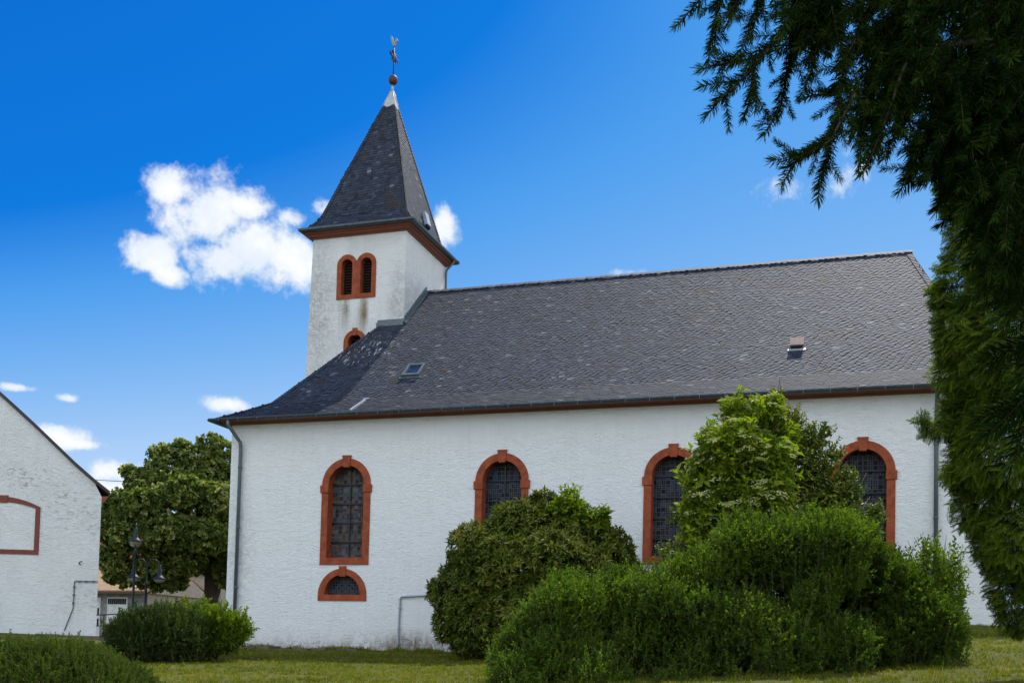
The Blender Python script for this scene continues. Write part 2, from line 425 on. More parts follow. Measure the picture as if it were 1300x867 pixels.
# ------------------------------------------------------------------ church
X0, X1, DEP, HE = -3.64, 20.1, 16.17, 7.5
WX = [0.6676+5.2916*i for i in range(4)]
church = empty('church', (8, 8, 0), 'white stucco village church with grey slate roof, red arched windows and a pointed tower', 'church')
mb = MB()
holes = [arch(x, .78, 5.36, 2.88) for x in WX] + [arch(WX[0]-.03, .76, 1.8, 1.72, rz=.74)]
wall_with_holes(mb, [(X0, -.6), (X1, -.6), (X1, HE), (X0, HE)], holes, 0)
mb.add([(X0, 0, -.6), (X0, DEP, -.6), (X0, DEP, HE), (X0, 0, HE)], [(0, 1, 2, 3)][::1])
mb.add([(X1, 0, -.6), (X1, DEP, -.6), (X1, DEP, HE), (X1, 0, HE)], [(3, 2, 1, 0)])
mb.add([(X0, DEP, -.6), (X1, DEP, -.6), (X1, DEP, HE), (X0, DEP, HE)], [(0, 1, 2, 3)])
mb.build('wall', M_wall, church)

# slates -------------------------------------------------------------
def slate_tmpl():
    pts = [(0, 0), (.62, -.06), (.93, .12), (1.04, .45), (1.04, 1.35), (0, 1.35)]
    return np.array(pts)
def slates(mb, o, u, v, n, inside, L, Hh, w, h, slant=0.0, lean=.02, light=0):
    """fish scale slates on the plane o + a*u + b*v; rows may climb by slant"""
    pts = slate_tmpl(); K = len(pts)
    o, u, v, n = (np.asarray(k, float) for k in (o, u, v, n))
    rows = int(Hh/h)+2; drop = abs(slant)*(L+1)
    for r in range(-int(drop/h)-2, rows+int(drop/h)+2):
        off = (r*.43 % 1)*w; a = -w+off
        while a < L+w:
            ww = w*random.uniform(.82, 1.18); b = r*h + slant*a
            if inside(a+ww*.12, b+h*.25) and inside(a+ww*.9, b+h*.25):
                ja, jb, tw = random.gauss(0, .006), random.gauss(0, .006), random.gauss(0, .035)
                P = []
                hh = random.gauss(0, .0025)
                for (p, q) in pts:
                    aa = a + p*ww + ja - tw*q*h; bb = b + q*h + jb + tw*p*ww
                    lift = .004 + lean*(1.35-q)/1.35*.9 + hh*(1-2*p) + .004*p
                    P.append(o + u*aa + v*bb + n*lift)
                # thickness edge along the lower rim
                E_ = [P[i] - n*.009 for i in range(4)]
                t = random.gauss(.42+light, .16)
                if random.random() < .035: t = random.uniform(.82, 1)
                if random.random() < .05: t = .02
                t = min(1, max(0, t))
                mb.add(P+E_, [tuple(range(K)), (0, K, K+1, 1), (1, K+1, K+2, 2), (2, K+2, K+3, 3)], 0, t)
            a += ww

RY, RZ = 8.085, 14.38
EY, EZ = -.45, 7.60
LXe, RXe, LXr, RXr = -4.08, 20.55, -.10, 18.0
PROF = [(EY, EZ), (.55, 8.05), (1.6, 8.56), (RY, RZ)]
def hipx(y, e, r):
    return e + (r-e)*(y-EY)/(RY-EY)
mb = MB()
YB = 2*RY
prof_full = PROF
rl = [[(hipx(y, LXe, LXr), y, z) for y, z in PROF], [(hipx(y, RXe, RXr), y, z) for y, z in PROF]]
back = [[(x, YB-y, z) for x, y, z in side] for side in rl]
dz = -.03
def dn(p): return (p[0], p[1], p[2]+dz)
for i in range(3):
    a, b, c, d = rl[0][i], rl[1][i], rl[1][i+1], rl[0][i+1]
    mb.add([dn(p) for p in (a, b, c, d)], [(0, 1, 2, 3)], 0, .3)
    a, b, c, d = back[1][i], back[0][i], back[0][i+1], back[1][i+1]
    mb.add([dn(p) for p in (a, b, c, d)], [(0, 1, 2, 3)], 0, .3)
    for k in (0, 1):
        a, b, c, d = rl[k][i], back[k][i], back[k][i+1], rl[k][i+1]
        mb.add([dn(p) for p in (a, b, c, d)], [(0, 3, 2, 1) if k == 0 else (0, 1, 2, 3)], 0, .3)
SW, SH = .195, .13
vstart = 0
for i in range(3):
    (y0, z0), (y1, z1) = PROF[i], PROF[i+1]
    Ls = math.hypot(y1-y0, z1-z0); v = np.array([0, (y1-y0)/Ls, (z1-z0)/Ls]); n = np.array([0, -v[2], v[1]])
    def ins(a, b, y0=y0, v=v, Ls=Ls, i=i):
        y = y0+v[1]*b; x = LXe + a
        if b < (-.01 if i < 2 else -.13) or b > Ls + (.02 if i < 2 else -.05): return False
        if not (hipx(y, LXe, LXr)-.04 < x < hipx(y, RXe, RXr)+.04): return False
        if y > 5.95 and x < -.2: return False
        return True
    slates(mb, (LXe, y0, z0), (1, 0, 0), v, n, ins, RXe-LXe, Ls, SW, SH if i == 2 else Ls/round(Ls/SH), slant=-.26 if i == 2 else 0.0)
    # end hips
    for k, (xe, xr) in enumerate(((LXe, LXr), (RXe, RXr))):
        p0 = np.array(rl[k][i]); p1 = np.array(back[k][i]); q0 = np.array(rl[k][i+1]); q1 = np.array(back[k][i+1])
        u = (p1-p0)/np.linalg.norm(p1-p0)
        vv = (q0+q1)/2-(p0+p1)/2; Lv = np.linalg.norm(vv); vv /= Lv; nn = np.cross(u, vv)*(1 if k else -1)
        if k == 0: nn = np.cross(vv, u)
        La = np.linalg.norm(p1-p0); Lb = np.linalg.norm(q1-q0)
        def ins2(a, b, La=La, Lb=Lb, Lv=Lv):
            if b < 0 or b > Lv: return False
            s_ = (La-Lb)/2*b/Lv; return s_ < a < La-s_
        if k == 1: slates(mb, p0, u, vv, nn, ins2, La, Lv, SW, SH)
        else: slates(mb, p0, u, vv, nn, lambda a, b: ins2(a, b) and a < 6.0, La, Lv, SW, SH)
# hip and ridge slates
def hipcap(mb, a, b, refs, w=.16, step=.13, base=.42):
    """overlapping cap slates on both planes along the edge a-b; refs are points in the two planes"""
    d = (b-a)/np.linalg.norm(b-a); L_ = np.linalg.norm(b-a); m_ = max(1, int(L_/step)); st = L_/m_
    for r_ in refs:
        s_ = (r_-a)-d*((r_-a)@d); s_ /= np.linalg.norm(s_); n_ = np.cross(d, s_)
        if n_[2] < 0: n_ = -n_
        for j in range(m_):
            p = a+d*(j*st); ww = w*random.uniform(.92, 1.08)
            mb.add([p+n_*.042-s_*.012, p+n_*.042+s_*ww, p+n_*.024+s_*ww+d*(st+.03), p+n_*.024-s_*.012+d*(st+.03), p+n_*.02-s_*.012, p+n_*.02+s_*ww],
                   [(0, 1, 2, 3), (0, 4, 5, 1)], 0, min(1, max(0, random.gauss(base, .13))))
for k in (0, 1):
    for i in range(3):
        a, b = np.array(rl[k][i]), np.array(rl[k][i+1])
        hipcap(mb, a, b, [np.array(rl[1-k][i]), np.array(back[k][i])])
roof = mb.build('roof', M_slate, church)
# ridge cap: slates running along the ridge
mb = MB(); x = LXr+.05
while x < RXr:
    t = min(1, max(0, random.gauss(.45, .15))); j = random.gauss(0, .006)
    mb.add([(x, RY, RZ+.075+j), (x+.3, RY, RZ+.05+j), (x+.3, RY-.17, RZ-.075+j), (x, RY-.17, RZ-.055+j)], [(0, 3, 2, 1)], 0, t)
    mb.add([(x, RY+.02, RZ+.055+j), (x+.3, RY+.02, RZ+.04+j), (x+.3, RY+.17, RZ-.1+j), (x, RY+.17, RZ-.08+j)], [(0, 1, 2, 3)], 0, t)
    x += .19
mb.build('ridge_cap', M_slate, roof)

def onroof(x, y):
    for i in range(3):
        (y0, z0), (y1, z1) = PROF[i], PROF[i+1]
        if y <= y1 or i == 2: return np.array([x, y, z0+(z1-z0)*(y-y0)/(y1-y0)])
def roofat(px, py):
    lo, hi = -.4, RY
    for _ in range(40):
        m_ = (lo+hi)/2; p = atY(px, py, m_)
        if p[2] > onroof(0, m_)[2]: lo = m_
        else: hi = m_
    p = atY(px, py, lo); return p
vU = np.array([0, PROF[3][0]-PROF[2][0], PROF[3][1]-PROF[2][1]]); vU /= np.linalg.norm(vU); nU = np.array([0, -vU[2], vU[1]])
def roofbox(mb, c, hu, hv, n0, n1, shear=0.0, mat=0, taper=1.0):
    u = np.array([1., 0, 0]); V = []
    for (h, k) in ((n0, 1), (n1, taper)):
        for (a, b) in ((-1, -1), (1, -1), (1, 1), (-1, 1)):
            V.append(c + u*a*hu*k + vU*b*hv*k + nU*(h + (shear*b if h == n1 else 0)))
    mb.add(V, [(3, 2, 1, 0), (4, 5, 6, 7), (0, 1, 5, 4), (1, 2, 6, 5), (2, 3, 7, 6), (3, 0, 4, 7)], mat)
# roof window with pale metal frame
c = roofat(526, 472); mb = MB()
for (a, b, hu, hv) in ((0, -.36, .33, .05), (0, .36, .33, .05), (-.28, 0, .05, .31), (.28, 0, .05, .31)):
    roofbox(mb, c+np.array([a, 0, 0])+vU*b, hu, hv, 0, .12)
roofbox(mb, c-vU*.46, .42, .05, .0, .035)
sky_w = mb.build('skylight', M_zinc, roof)
mt, nt, b = new_mat('roof_glass'); b.inputs['Base Color'].default_value = (.012, .03, .055, 1); b.inputs['Roughness'].default_value = .12
nt.links.new(ramp(nt, noise(nt, 3), [(.3, (.01, .022, .04)), (.7, (.02, .045, .08))]), b.inputs['Base Color']); M_rglass = mt
mb = MB(); roofbox(mb, c, .24, .32, .05, .075); mb.build('pane', M_rglass, sky_w)
# small brown vent box
c = roofat(1012, 440); mb = MB(); roofbox(mb, c, .21, .2, .02, .2, shear=.03); vent = mb.build('roof_vent', M_brownmetal, roof)
mb = MB(); roofbox(mb, c-vU*.26, .27, .07, .012, .04); mb.build('flashing', M_lead, vent)
mb = MB(); roofbox(mb, c-vU*.205+nU*.02, .17, .012, .0, .11); mb.build('vent_opening', M_dark, vent)
# metal strip near the eave
p = roofat(444, 522); q = roofat(463, 509); mb = MB()
d = q-p; w_ = np.array([.06, 0, 0]); nn = np.array([0, -.03, .06])
mb.add([p+nn, p+nn+w_, q+nn+w_, q+nn, p, p+w_, q+w_, q], [(0, 1, 2, 3), (4, 5, 1, 0), (5, 6, 2, 1), (6, 7, 3, 2), (7, 4, 0, 3)])
mb.add([q+nn-w_, q+nn+2.6*w_, q+nn+2.6*w_+vU*.06+nU*.01, q+nn-w_+vU*.06+nU*.01], [(0, 1, 2, 3)])
mb.build('metal_strip', M_lead, roof)
# lead flashing where the roof meets the tower
TX0, TX1, TY0, TY1 = -4.24, -.17, 6.02, 10.12
mb = MB()
zf = onroof(0, TY0)[2]
mb.box((-1.25, TY0-.16, zf-.12), (TX1+.03, TY0-.012, zf+.02))
mb.box((-1.25, TY0-.045, zf+.02), (TX1+.03, TY0-.012, zf+.16))
a = np.array([TX1+.012, TY0-.05, zf]); b_ = np.array([TX1+.012, RY-.03, RZ])
for (w_, z0, z1) in ((.05, -.05, .2), (.16, -.02, .05)):
    V = []
    for p in (a, b_):
        V += [p+np.array([0, 0, z0]), p+np.array([w_, 0, z0]), p+np.array([w_, 0, z1]), p+np.array([0, 0, z1])]
    mb.add(V, [(0, 1, 2, 3), (7, 6, 5, 4), (0, 4, 5, 1), (1, 5, 6, 2), (2, 6, 7, 3), (3, 7, 4, 0)])
mb.build('lead_flashing', M_zinc, church, recalc=True)
# eaves: red boxed cornice, gutter, downpipes
mb = MB()
mb.prism([(0.005, HE-.03), (-.10, HE-.03), (-.15, HE+.03), (-.24, HE+.06), (-.32, HE+.07), (-.32, HE+.14), (0.0, HE+.2)], 0, X0-.3, X1+.3)
mb.box((X0-.3, 0, HE-.02), (X0-.004, DEP, HE+.1)); mb.box((X1+.004, 0, HE-.02), (X1+.3, DEP, HE+.1))
mb.build('cornice', M_redwood, church, recalc=True)
mb = MB()
pr = [(EY-.10+.085*math.cos(t), EZ-.0+.085*math.sin(t)-.01) for t in np.linspace(PI, 2*PI, 9)]
pr2 = [(y+(.008 if i < 4 else -.008 if i > 4 else 0), z+.012) for i, (y, z) in enumerate(pr)][::-1]
mb.prism(pr+pr2, 0, LXe-.1, RXe+.1)
xx = LXe+.3
while xx < RXe: mb.box((xx, EY-.19, EZ-.10), (xx+.025, EY-.02, EZ-.006)); xx += .72
mb.prism([(x_, z_) for x_, z_ in [(LXe-.19+.085+.085*math.cos(t), EZ+.085*math.sin(t)-.01) for t in np.linspace(PI, 2*PI, 9)]], 1, EY-.1, DEP+.4)
mb.build('gutter', M_gutter, church, recalc=True)
def downpipe(xw, z0, xg):
    mb = MB()
    mb.tube([(xg, EY-.1, EZ-.06), (xg, EY-.1, EZ-.22), (xg+(xw-xg)*.3, EY+.1, EZ-.42), (xw, -.14, EZ-.75), (xw, -.11, EZ-1.0), (xw, -.11, z0)], .062, 10)
    for z in (EZ-1.6, EZ-3.6, EZ-5.6): mb.tube([(xw, -.11, z), (xw, -.11, z+.05)], .075, 10); mb.box((xw-.02, -.06, z), (xw+.02, .0, z+.04))
    return mb.build('downpipe', M_zinc, church)
downpipe(X0+.42, -.1, X0+.18)
downpipe(18.45, .8, 18.45)

# leaded mosaic panes
def mosaicmat(name, stops):
    mt, nt, b = new_mat(name)
    at = nt.nodes.new('ShaderNodeAttribute'); at.attribute_name = 'tint'
    r = ramp(nt, at.outputs['Fac'], stops); nt.nodes[-1].color_ramp.interpolation = 'CONSTANT'
    nt.links.new(mixc(nt, mth(nt, 'MULTIPLY', noise(nt, 22, 4), .5), r, (.01, .01, .012)), b.inputs['Base Color'])
    b.inputs['Roughness'].default_value = .45; b.inputs['Specular IOR Level'].default_value = .08; return mt
M_mos_warm = mosaicmat('brown_leaded_glass', [(0, (.035, .022, .016)), (.2, (.085, .05, .03)), (.38, (.12, .085, .06)), (.52, (.13, .12, .14)), (.66, (.075, .08, .105)), (.78, (.05, .042, .055)), (.9, (.17, .10, .04)), (.96, (.045, .1, .05))])
M_mos_cool = mosaicmat('dark_leaded_glass', [(0, (.006, .007, .01)), (.3, (.014, .014, .018)), (.5, (.035, .025, .02)), (.66, (.03, .035, .05)), (.8, (.03, .05, .10)), (.9, (.05, .055, .065)), (.97, (.02, .04, .13))])
M_leadline = plain('grey_lead_came', (.075, .08, .09), .7, 0, spec=.1)
def mosaic(mb, cx, hw, z0, z1, y, cell, rnd):
    """symmetrical leaded field of square, split and grouped panes"""
    nx = max(2, int(round(hw/cell))); c = hw/nx; nz_ = int((z1-z0)/c)+1; g = .0095
    for iz in range(nz_):
        for ix in range(nx):
            kind = rnd.random(); t0 = rnd.random()
            subs = [(0, 0, 1, 1, t0)]
            if kind < .22: subs = [(0, 0, .5, .5, rnd.random()), (.5, 0, 1, .5, rnd.random()), (0, .5, .5, 1, rnd.random()), (.5, .5, 1, 1, rnd.random())]
            elif kind < .38: subs = [(0, 0, .5, 1, rnd.random()), (.5, 0, 1, 1, t0)]
            elif kind < .5: subs = [(0, 0, 1, .45, rnd.random()), (0, .45, 1, 1, t0)]
            for (a, b, a2, b2, t) in subs:
                for s_ in (-1, 1):
                    xa, xb = cx+s_*(ix+a)*c, cx+s_*(ix+a2)*c
                    if xa > xb: xa, xb = xb, xa
                    za, zb = z0+(iz+b)*c, z0+(iz+b2)*c
                    ty, tx = rnd.gauss(0, .0012), rnd.gauss(0, .0012)
                    mb.add([(xa+g, y-.004-tx, za+g), (xb-g, y-.004+tx, za+g), (xb-g, y-.004+tx+ty, zb-g), (xa+g, y-.004-tx+ty, zb-g)], [(0, 1, 2, 3)], 1, min(.999, max(0, t+rnd.gauss(0, .03))))
    mb.add([(cx-hw-.02, y, z0-.02), (cx+hw+.02, y, z0-.02), (cx+hw+.02, y, z1+.02), (cx-hw-.02, y, z1+.02)], [(0, 1, 2, 3)], 0)
def ybar(mb, cx0, cz0, cx1, cz1, w, y0, y1, mat=0):
    mb.box((cx0-w if cx0 == cx1 else cx0, y0, cz0-w if cz0 == cz1 else cz0), (cx1+w if cx0 == cx1 else cx1, y1, cz1+w if cz0 == cz1 else cz1), mat)

for i, cx in enumerate(WX):
    mb = MB()
    surround(mb, arch(cx, .865, 5.36, 2.78), arch(cx, .635, 5.36, 3.0), 0, .03, .36)
    # sloping sill inside
    mb.add([(cx-.64, -.028, 3.0), (cx+.64, -.028, 3.0), (cx+.64, .36, 3.05), (cx-.64, .36, 3.05)], [(0, 1, 2, 3)])
    for s_ in (-1, 1):      # impost blocks
        a, b = sorted((cx+s_*.615, cx+s_*.91)); mb.box((a, -.062, 5.12), (b, .2, 5.365))
    mb.prism([(cx-.10, 5.93), (cx+.10, 5.93), (cx+.155, 6.32), (cx-.155, 6.32)], 1, -.065, .15)
    for (z_) in (3.9, 4.55):      # joints between the jamb stones
        for s_ in (-1, 1):
            a, b = sorted((cx+s_*.65, cx+s_*.85)); mb.box((a, -.0325, z_), (b, -.0295, z_+.008), 1)
    for a_ in (24, 50, 130, 156):
        ca, sa = math.cos(math.radians(a_)), math.sin(math.radians(a_)); t_ = .005
        q = [(cx+r_*ca+sg*t_*sa, 5.36+r_*sa-sg*t_*ca) for r_, sg in ((.64, -1), (.862, -1), (.862, 1), (.64, 1))]
        mb.prism(q, 1, -.0325, -.0295, 1)
    mb.box((cx-.003, -.0325, 2.79), (cx+.004, -.0295, 2.99), 1)
    win = mb.build('window', [M_red, M_redwood], church, recalc=True)
    rnd = random.Random(11+i); mb = MB()
    mosaic(mb, cx, .68, 3.0, 6.06, .345, .125, rnd)
    mb.build('pane', [M_leadline, M_mos_warm if i == 0 else M_mos_cool], win)
    mb = MB(); ybar(mb, cx, 3.0, cx, 6.02, .022, .30, .335)
    for z_ in (3.55, 4.17, 4.79, 5.42): ybar(mb, cx-.66, z_, cx+.66, z_, .022, .285, .34)
    mb.build('glazing_bars', M_black, win)
cx = WX[0]-.03; mb = MB()
surround(mb, arch(cx, .86, 1.80, 1.62, rz=.86), arch(cx, .63, 1.84, 1.82, rz=.62), 0, .03, .25)
mb.prism([(cx-.11, 2.40), (cx+.11, 2.40), (cx+.125, 2.74), (cx-.125, 2.74)], 1, -.05, .1)
cw = mb.build('crypt_window', M_red, church, recalc=True)
mb = MB(); mosaic(mb, cx, .66, 1.8, 2.55, .24, .095, random.Random(5)); mb.build('pane', [M_leadline, M_mos_cool], cw)

# bent conduit on the wall
p0 = atY(505, 815, -.05); p1 = atY(508, 757, -.05); p2 = atY(548, 755, -.05); p3 = p2+np.array([2.0, 0, 0])
mb = MB(); mb.tube([p0-np.array([0, 0, .2]), p0, p1-np.array([0, 0, .06]), p1+np.array([.05, 0, 0]), p2, p3], .032, 8)
for t in (.3, .75): q = p0*(1-t)+p1*t; mb.box(q-np.array([.05, .02, .02]), q+np.array([.05, .05, .02]))
mb.build('conduit', M_lead, church)

# tower ---------------------------------------------------------------
TZ = 16.05
def txl(z): return -4.14 - .026*(16.05-z)
mb = MB()
LC = [-2.63, -1.81]; LSP = 14.96
twin_out = [(-3.05, 13.62)] + [(LC[0]-.42*math.cos(PI*i/16), LSP+.42*math.sin(PI*i/16)) for i in range(15)] + \
           [(LC[1]-.42*math.cos(PI*i/16), LSP+.42*math.sin(PI*i/16)) for i in range(2, 17)] + [(-1.39, 13.62)]
hls = [arch(c_, .30, LSP, 13.78, 14) for c_ in LC] + [arch(-2.2, .36, 11.92, 11.1, 14)]
wall_with_holes(mb, [(txl(8), 8), (TX1, 8), (TX1, TZ+.07), (txl(TZ), TZ+.07)], hls, TY0)
mb.add([(TX1, TY0, 8), (TX1, TY1, 8), (TX1, TY1, TZ+.07), (TX1, TY0, TZ+.07)], [(0, 1, 2, 3)])
mb.add([(txl(8), TY1, 8), (TX1, TY1, 8), (TX1, TY1, TZ), (txl(TZ), TY1, TZ)], [(3, 2, 1, 0)])
mb.add([(txl(-.6), TY0, -.6), (txl(-.6), TY1, -.6), (txl(TZ), TY1, TZ), (txl(TZ), TY0, TZ)], [(3, 2, 1, 0)])
mb.add([(txl(-.6), TY0, -.6), (X0, TY0, -.6), (X0, TY0, 8), (txl(8), TY0, 8)], [(0, 1, 2, 3)])
tower = mb.build('tower', M_tower, church)
# twin louvred window: one red surround with two openings
mb = MB()
y0 = TY0; ring = twin_out
bm_h = [arch(c_, .235, LSP, 13.8, 14) for c_ in LC]
wall_with_holes(mb, ring, bm_h, y0-.03)
nR = len(ring); mb.add([(x, y, z) for (x, z) in ring for y in (y0-.03, y0+.01)], [(2*i, 2*i+1, 2*((i+1) % nR)+1, 2*((i+1) % nR)) for i in range(nR)])
for hh in bm_h:
    nR = len(hh); mb.add([(x, y, z) for (x, z) in hh for y in (y0-.03, y0+.34)], [(2*i, 2*((i+1) % nR), 2*((i+1) % nR)+1, 2*i+1) for i in range(nR)])
twin = mb.build('louvre_window', M_red, church, recalc=True)
def louvres(cx, hw, z0, z1, y, n, parent):
    mb = MB(); st = (z1-z0)/n
    for k in range(n):
        z = z0+st*(k+.2)
        mb.prism([(y-.07, z), (y-.06, z-.012), (y+.05, z+st*.62), (y+.04, z+st*.62+.02)], 0, cx-hw-.02, cx+hw+.02)
    o_ = mb.build('louvre', M_louvre, parent, recalc=True)
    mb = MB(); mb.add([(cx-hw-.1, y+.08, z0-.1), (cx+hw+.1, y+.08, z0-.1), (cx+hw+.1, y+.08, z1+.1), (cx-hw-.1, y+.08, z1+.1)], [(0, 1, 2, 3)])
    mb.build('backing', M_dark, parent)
for c_ in LC: louvres(c_, .235, 13.82, 15.22, TY0+.27, 13, twin)
mb = MB(); surround(mb, arch(-2.2, .47, 11.92, 11.0, 18), arch(-2.2, .29, 11.92, 11.15, 18), TY0, .03, .34)
mb.prism([(-2.27, 12.17), (-2.13, 12.17), (-2.10, 12.46), (-2.30, 12.46)], 1, TY0-.055, TY0+.06)
low = mb.build('louvre_window', M_red, church, recalc=True)
louvres(-2.2, .29, 11.2, 12.25, TY0+.27, 9, low)
# tower cornice, gutter
cxT, cyT = (txl(TZ)+TX1)/2, (TY0+TY1)/2; hT = (TX1-txl(TZ))/2; hTy = (TY1-TY0)/2
def square_loft(mb, prof, cx_, cy_, hx, hy, mat=0, cap=False):
    V = []
    for (o_, z) in prof:
        V += [(cx_-hx-o_, cy_-hy-o_, z), (cx_+hx+o_, cy_-hy-o_, z), (cx_+hx+o_, cy_+hy+o_, z), (cx_-hx-o_, cy_+hy+o_, z)]
    n = len(prof); F = [(4*i+k, 4*i+(k+1) % 4, 4*(i+1)+(k+1) % 4, 4*(i+1)+k) for i in range(n-1) for k in range(4)]
    if cap: F.append((4*n-4, 4*n-3, 4*n-2, 4*n-1))
    mb.add(V, F, mat)
mb = MB(); square_loft(mb, [(-.02, TZ+.05), (.05, TZ+.05), (.06, TZ+.08), (.12, TZ+.10), (.17, TZ+.14), (.17, TZ+.17), (.25, TZ+.2), (.29, TZ+.26), (.0, TZ+.28)], cxT, cyT, hT, hTy)
mb.build('tower_cornice', M_redwood, church)
mb = MB(); square_loft(mb, [(.27, TZ+.28), (.34, TZ+.25), (.40, TZ+.26), (.45, TZ+.31), (.46, TZ+.38), (.44, TZ+.38), (.40, TZ+.34)], cxT, cyT, hT, hTy)
mb.build('tower_gutter', M_gutter, church)
mb = MB(); px_ = TX1+.02
mb.tube([(TX1+.38, TY1-.02, TZ+.36), (TX1+.38, TY1-.05, TZ+.2), (TX1+.1, TY1-.12, TZ-.12), (TX1+.09, TY1-.14, TZ-.3), (TX1+.09, TY1-.14, 12.5)], .05, 8)
mb.build('tower_downpipe', M_zinc, church)
# spire
AX = np.array([-1.9, cyT+.02, 22.95]); BH = hT+.40
SPR = [(BH+.02, TZ+.35), (BH-.22, TZ+.50), (BH-.55, TZ+.95), (.24, 22.12)]
def spx(h, z):
    t = max(0, (z-(TZ+.98))/(22.95-TZ-.98)); return cxT+(AX[0]-cxT)*t, cyT+(AX[1]-cyT)*t
def corners(h, z):
    cx_, cy_ = spx(h, z); return [np.array([cx_+a*h, cy_+b*h, z]) for a, b in ((-1, -1), (1, -1), (1, 1), (-1, 1))]
mb = MB()
for i in range(3):
    c0, c1 = corners(*SPR[i]), corners(*SPR[i+1])
    for k in range(4):
        a, b, c, d = c0[k], c0[(k+1) % 4], c1[(k+1) % 4], c1[k]
        e = np.array([0, 0, -.02]); mb.add([a+e, b+e, c+e, d+e], [(0, 1, 2, 3)], 0, .3)
        if k > 1 and k != 3: continue
        u = (b-a)/np.linalg.norm(b-a); v = ((c+d)/2-(a+b)/2); v -= u*(v@u); Lv = np.linalg.norm(v); v /= Lv; n = np.cross(u, v)
        La = np.linalg.norm(b-a); du = (d-a)@u; cu = (c-a)@u
        def ins3(p, q, Lv=Lv, La=La, du=du, cu=cu):
            if q < 0 or q > Lv: return False
            return du*q/Lv-.03 < p < La+(cu-La)*q/Lv+.03
        slates(mb, a, u, v, n, ins3, La, Lv, .19, .13, slant=.05 if i == 2 else 0, lean=.016, light=-.08)
    for k in range(4):          # hip slates
        hipcap(mb, c0[k], c1[k], [c0[(k+1) % 4], c0[(k-1) % 4]], .13, .12, .33)
spire = mb.build('spire', M_slate2, church)
mb = MB(); c0 = [p+np.array([0, 0, -.03]) for p in corners(.275, 22.1)]; c1 = corners(.05, 22.85)
for k in range(4): mb.add([c0[k], c0[(k+1) % 4], c1[(k+1) % 4], c1[k]], [(0, 1, 2, 3)])
for k in range(4): mb.tube([c0[k], c1[k]], .018, 6)
tipx, tipy = c1[0][0]+.05, c1[0][1]+.05
mb.tube([(tipx, tipy, 22.8), (tipx, tipy, 23.12)], [.06, .05], 10)
mb.build('spire_cap', M_pewter, spire)
# hatch on the right face of the spire
p = np.array(corners(BH-.55, TZ+.98)[1]); q = np.array(corners(BH-.55, TZ+.98)[2])
a = np.array(corners(.24, 22.12)[1]); b_ = np.array(corners(.24, 22.12)[2])
def onface(s_, t): return (p*(1-s_)+q*s_)*(1-t)+(a*(1-s_)+b_*s_)*t
u = (q-p)/np.linalg.norm(q-p); v = onface(.5, .3)-onface(.5, .1); v /= np.linalg.norm(v); n = np.cross(u, v)
c = onface(.60, .085); mb = MB()
V = [c+u*sa*.2+v*sb*.28+n*h for h in (.0, .14) for sa, sb in ((-1, -1), (1, -1), (1, 1), (-1, 1))]
mb.add(V, [(3, 2, 1, 0), (4, 5, 6, 7), (0, 1, 5, 4), (1, 2, 6, 5), (2, 3, 7, 6), (3, 0, 4, 7)]); hatch = mb.build('roof_hatch', M_lead, spire)
mb = MB(); V = [c+u*sa*.14+v*(sb*.06-.32)+n*h for h in (.0, .10) for sa, sb in ((-1, -1), (1, -1), (1, 1), (-1, 1))]
mb.add(V, [(3, 2, 1, 0), (4, 5, 6, 7), (0, 1, 5, 4), (1, 2, 6, 5), (2, 3, 7, 6), (3, 0, 4, 7)]); mb.build('hatch_opening', M_dark, hatch)
# weathervane: rod, ball, ornate cross, cockerel
T = np.array([tipx+.02, tipy, 0])
mb = MB(); mb.tube([T+(0, 0, 23.1), T+(0, 0, 24.75)], .024, 8); vane = mb.build('weathervane', M_black, church)
mb = MB(); mb.lathe(T, [(.19*math.sin(t)+.001, 23.30-.19*math.cos(t)*1.1) for t in np.linspace(0, PI, 15)], 24); mb.build('ball', M_copper, vane)
mb = MB(); cz = 24.27
mb.tube([T+(0, -.42, cz), T+(0, .42, cz)], .022, 6)
for a_ in np.linspace(0, 2*PI, 9)[:-1]:
    dy, dzz = math.cos(a_), math.sin(a_)
    if abs(math.sin(2*a_)) > .5: mb.tube([T+(0, dy*.06, cz+dzz*.06), T+(0, dy*.27, cz+dzz*.27)], .016, 6)
    mb.tube([T+(0, dy*.2+.07*math.cos(t), cz+dzz*.2+.07*math.sin(t)) for t in np.linspace(0, 2*PI, 9)], .013, 5)
for s_ in (-1, 1):
    for k in (-1, 1): mb.tube([T+(0, s_*.42, cz), T+(0, s_*.33, cz+k*.08)], .014, 5)
mb.tube([T+(0, .16*math.cos(t), cz+.16*math.sin(t)) for t in np.linspace(0, 2*PI, 17)], .014, 5)
mb.build('cross', M_black, vane)
mb = MB()     # cockerel outline seen from the side, in the X-Z plane, 5 cm thick
rp = [(-.02, 0), (.05, .0), (.10, .10), (.15, .16), (.20, .2), (.19, .27), (.14, .34), (.10, .36), (.07, .27), (.02, .2), (-.04, .22), (-.06, .32), (-.12, .46), (-.18, .5), (-.19, .42), (-.17, .34), (-.14, .22), (-.08, .1)]
mb.prism([(T[0]+x_*.8, 24.72+z_*.9) for x_, z_ in rp], 1, T[1]-.03, T[1]+.03); mb.tube([T+(0, 0, 24.68), T+(0, 0, 24.75)], .02, 6)
mb.build('cockerel', M_gilt, vane, recalc=True)

# stone edging at the foot of the wall
mb = MB(); xx = -2.7
while xx < 1.5:
    w_ = random.uniform(.35, .8); z_ = random.uniform(.03, .12); y_ = random.uniform(-1.0, -.75)
    mb.box((xx, y_, -.3), (xx+w_-.02, -.03, z_)); xx += w_
o = mb.build('stone_edging', M_stone); tag(o, 'row of flat brown stones along the foot of the white church wall', 'edging')

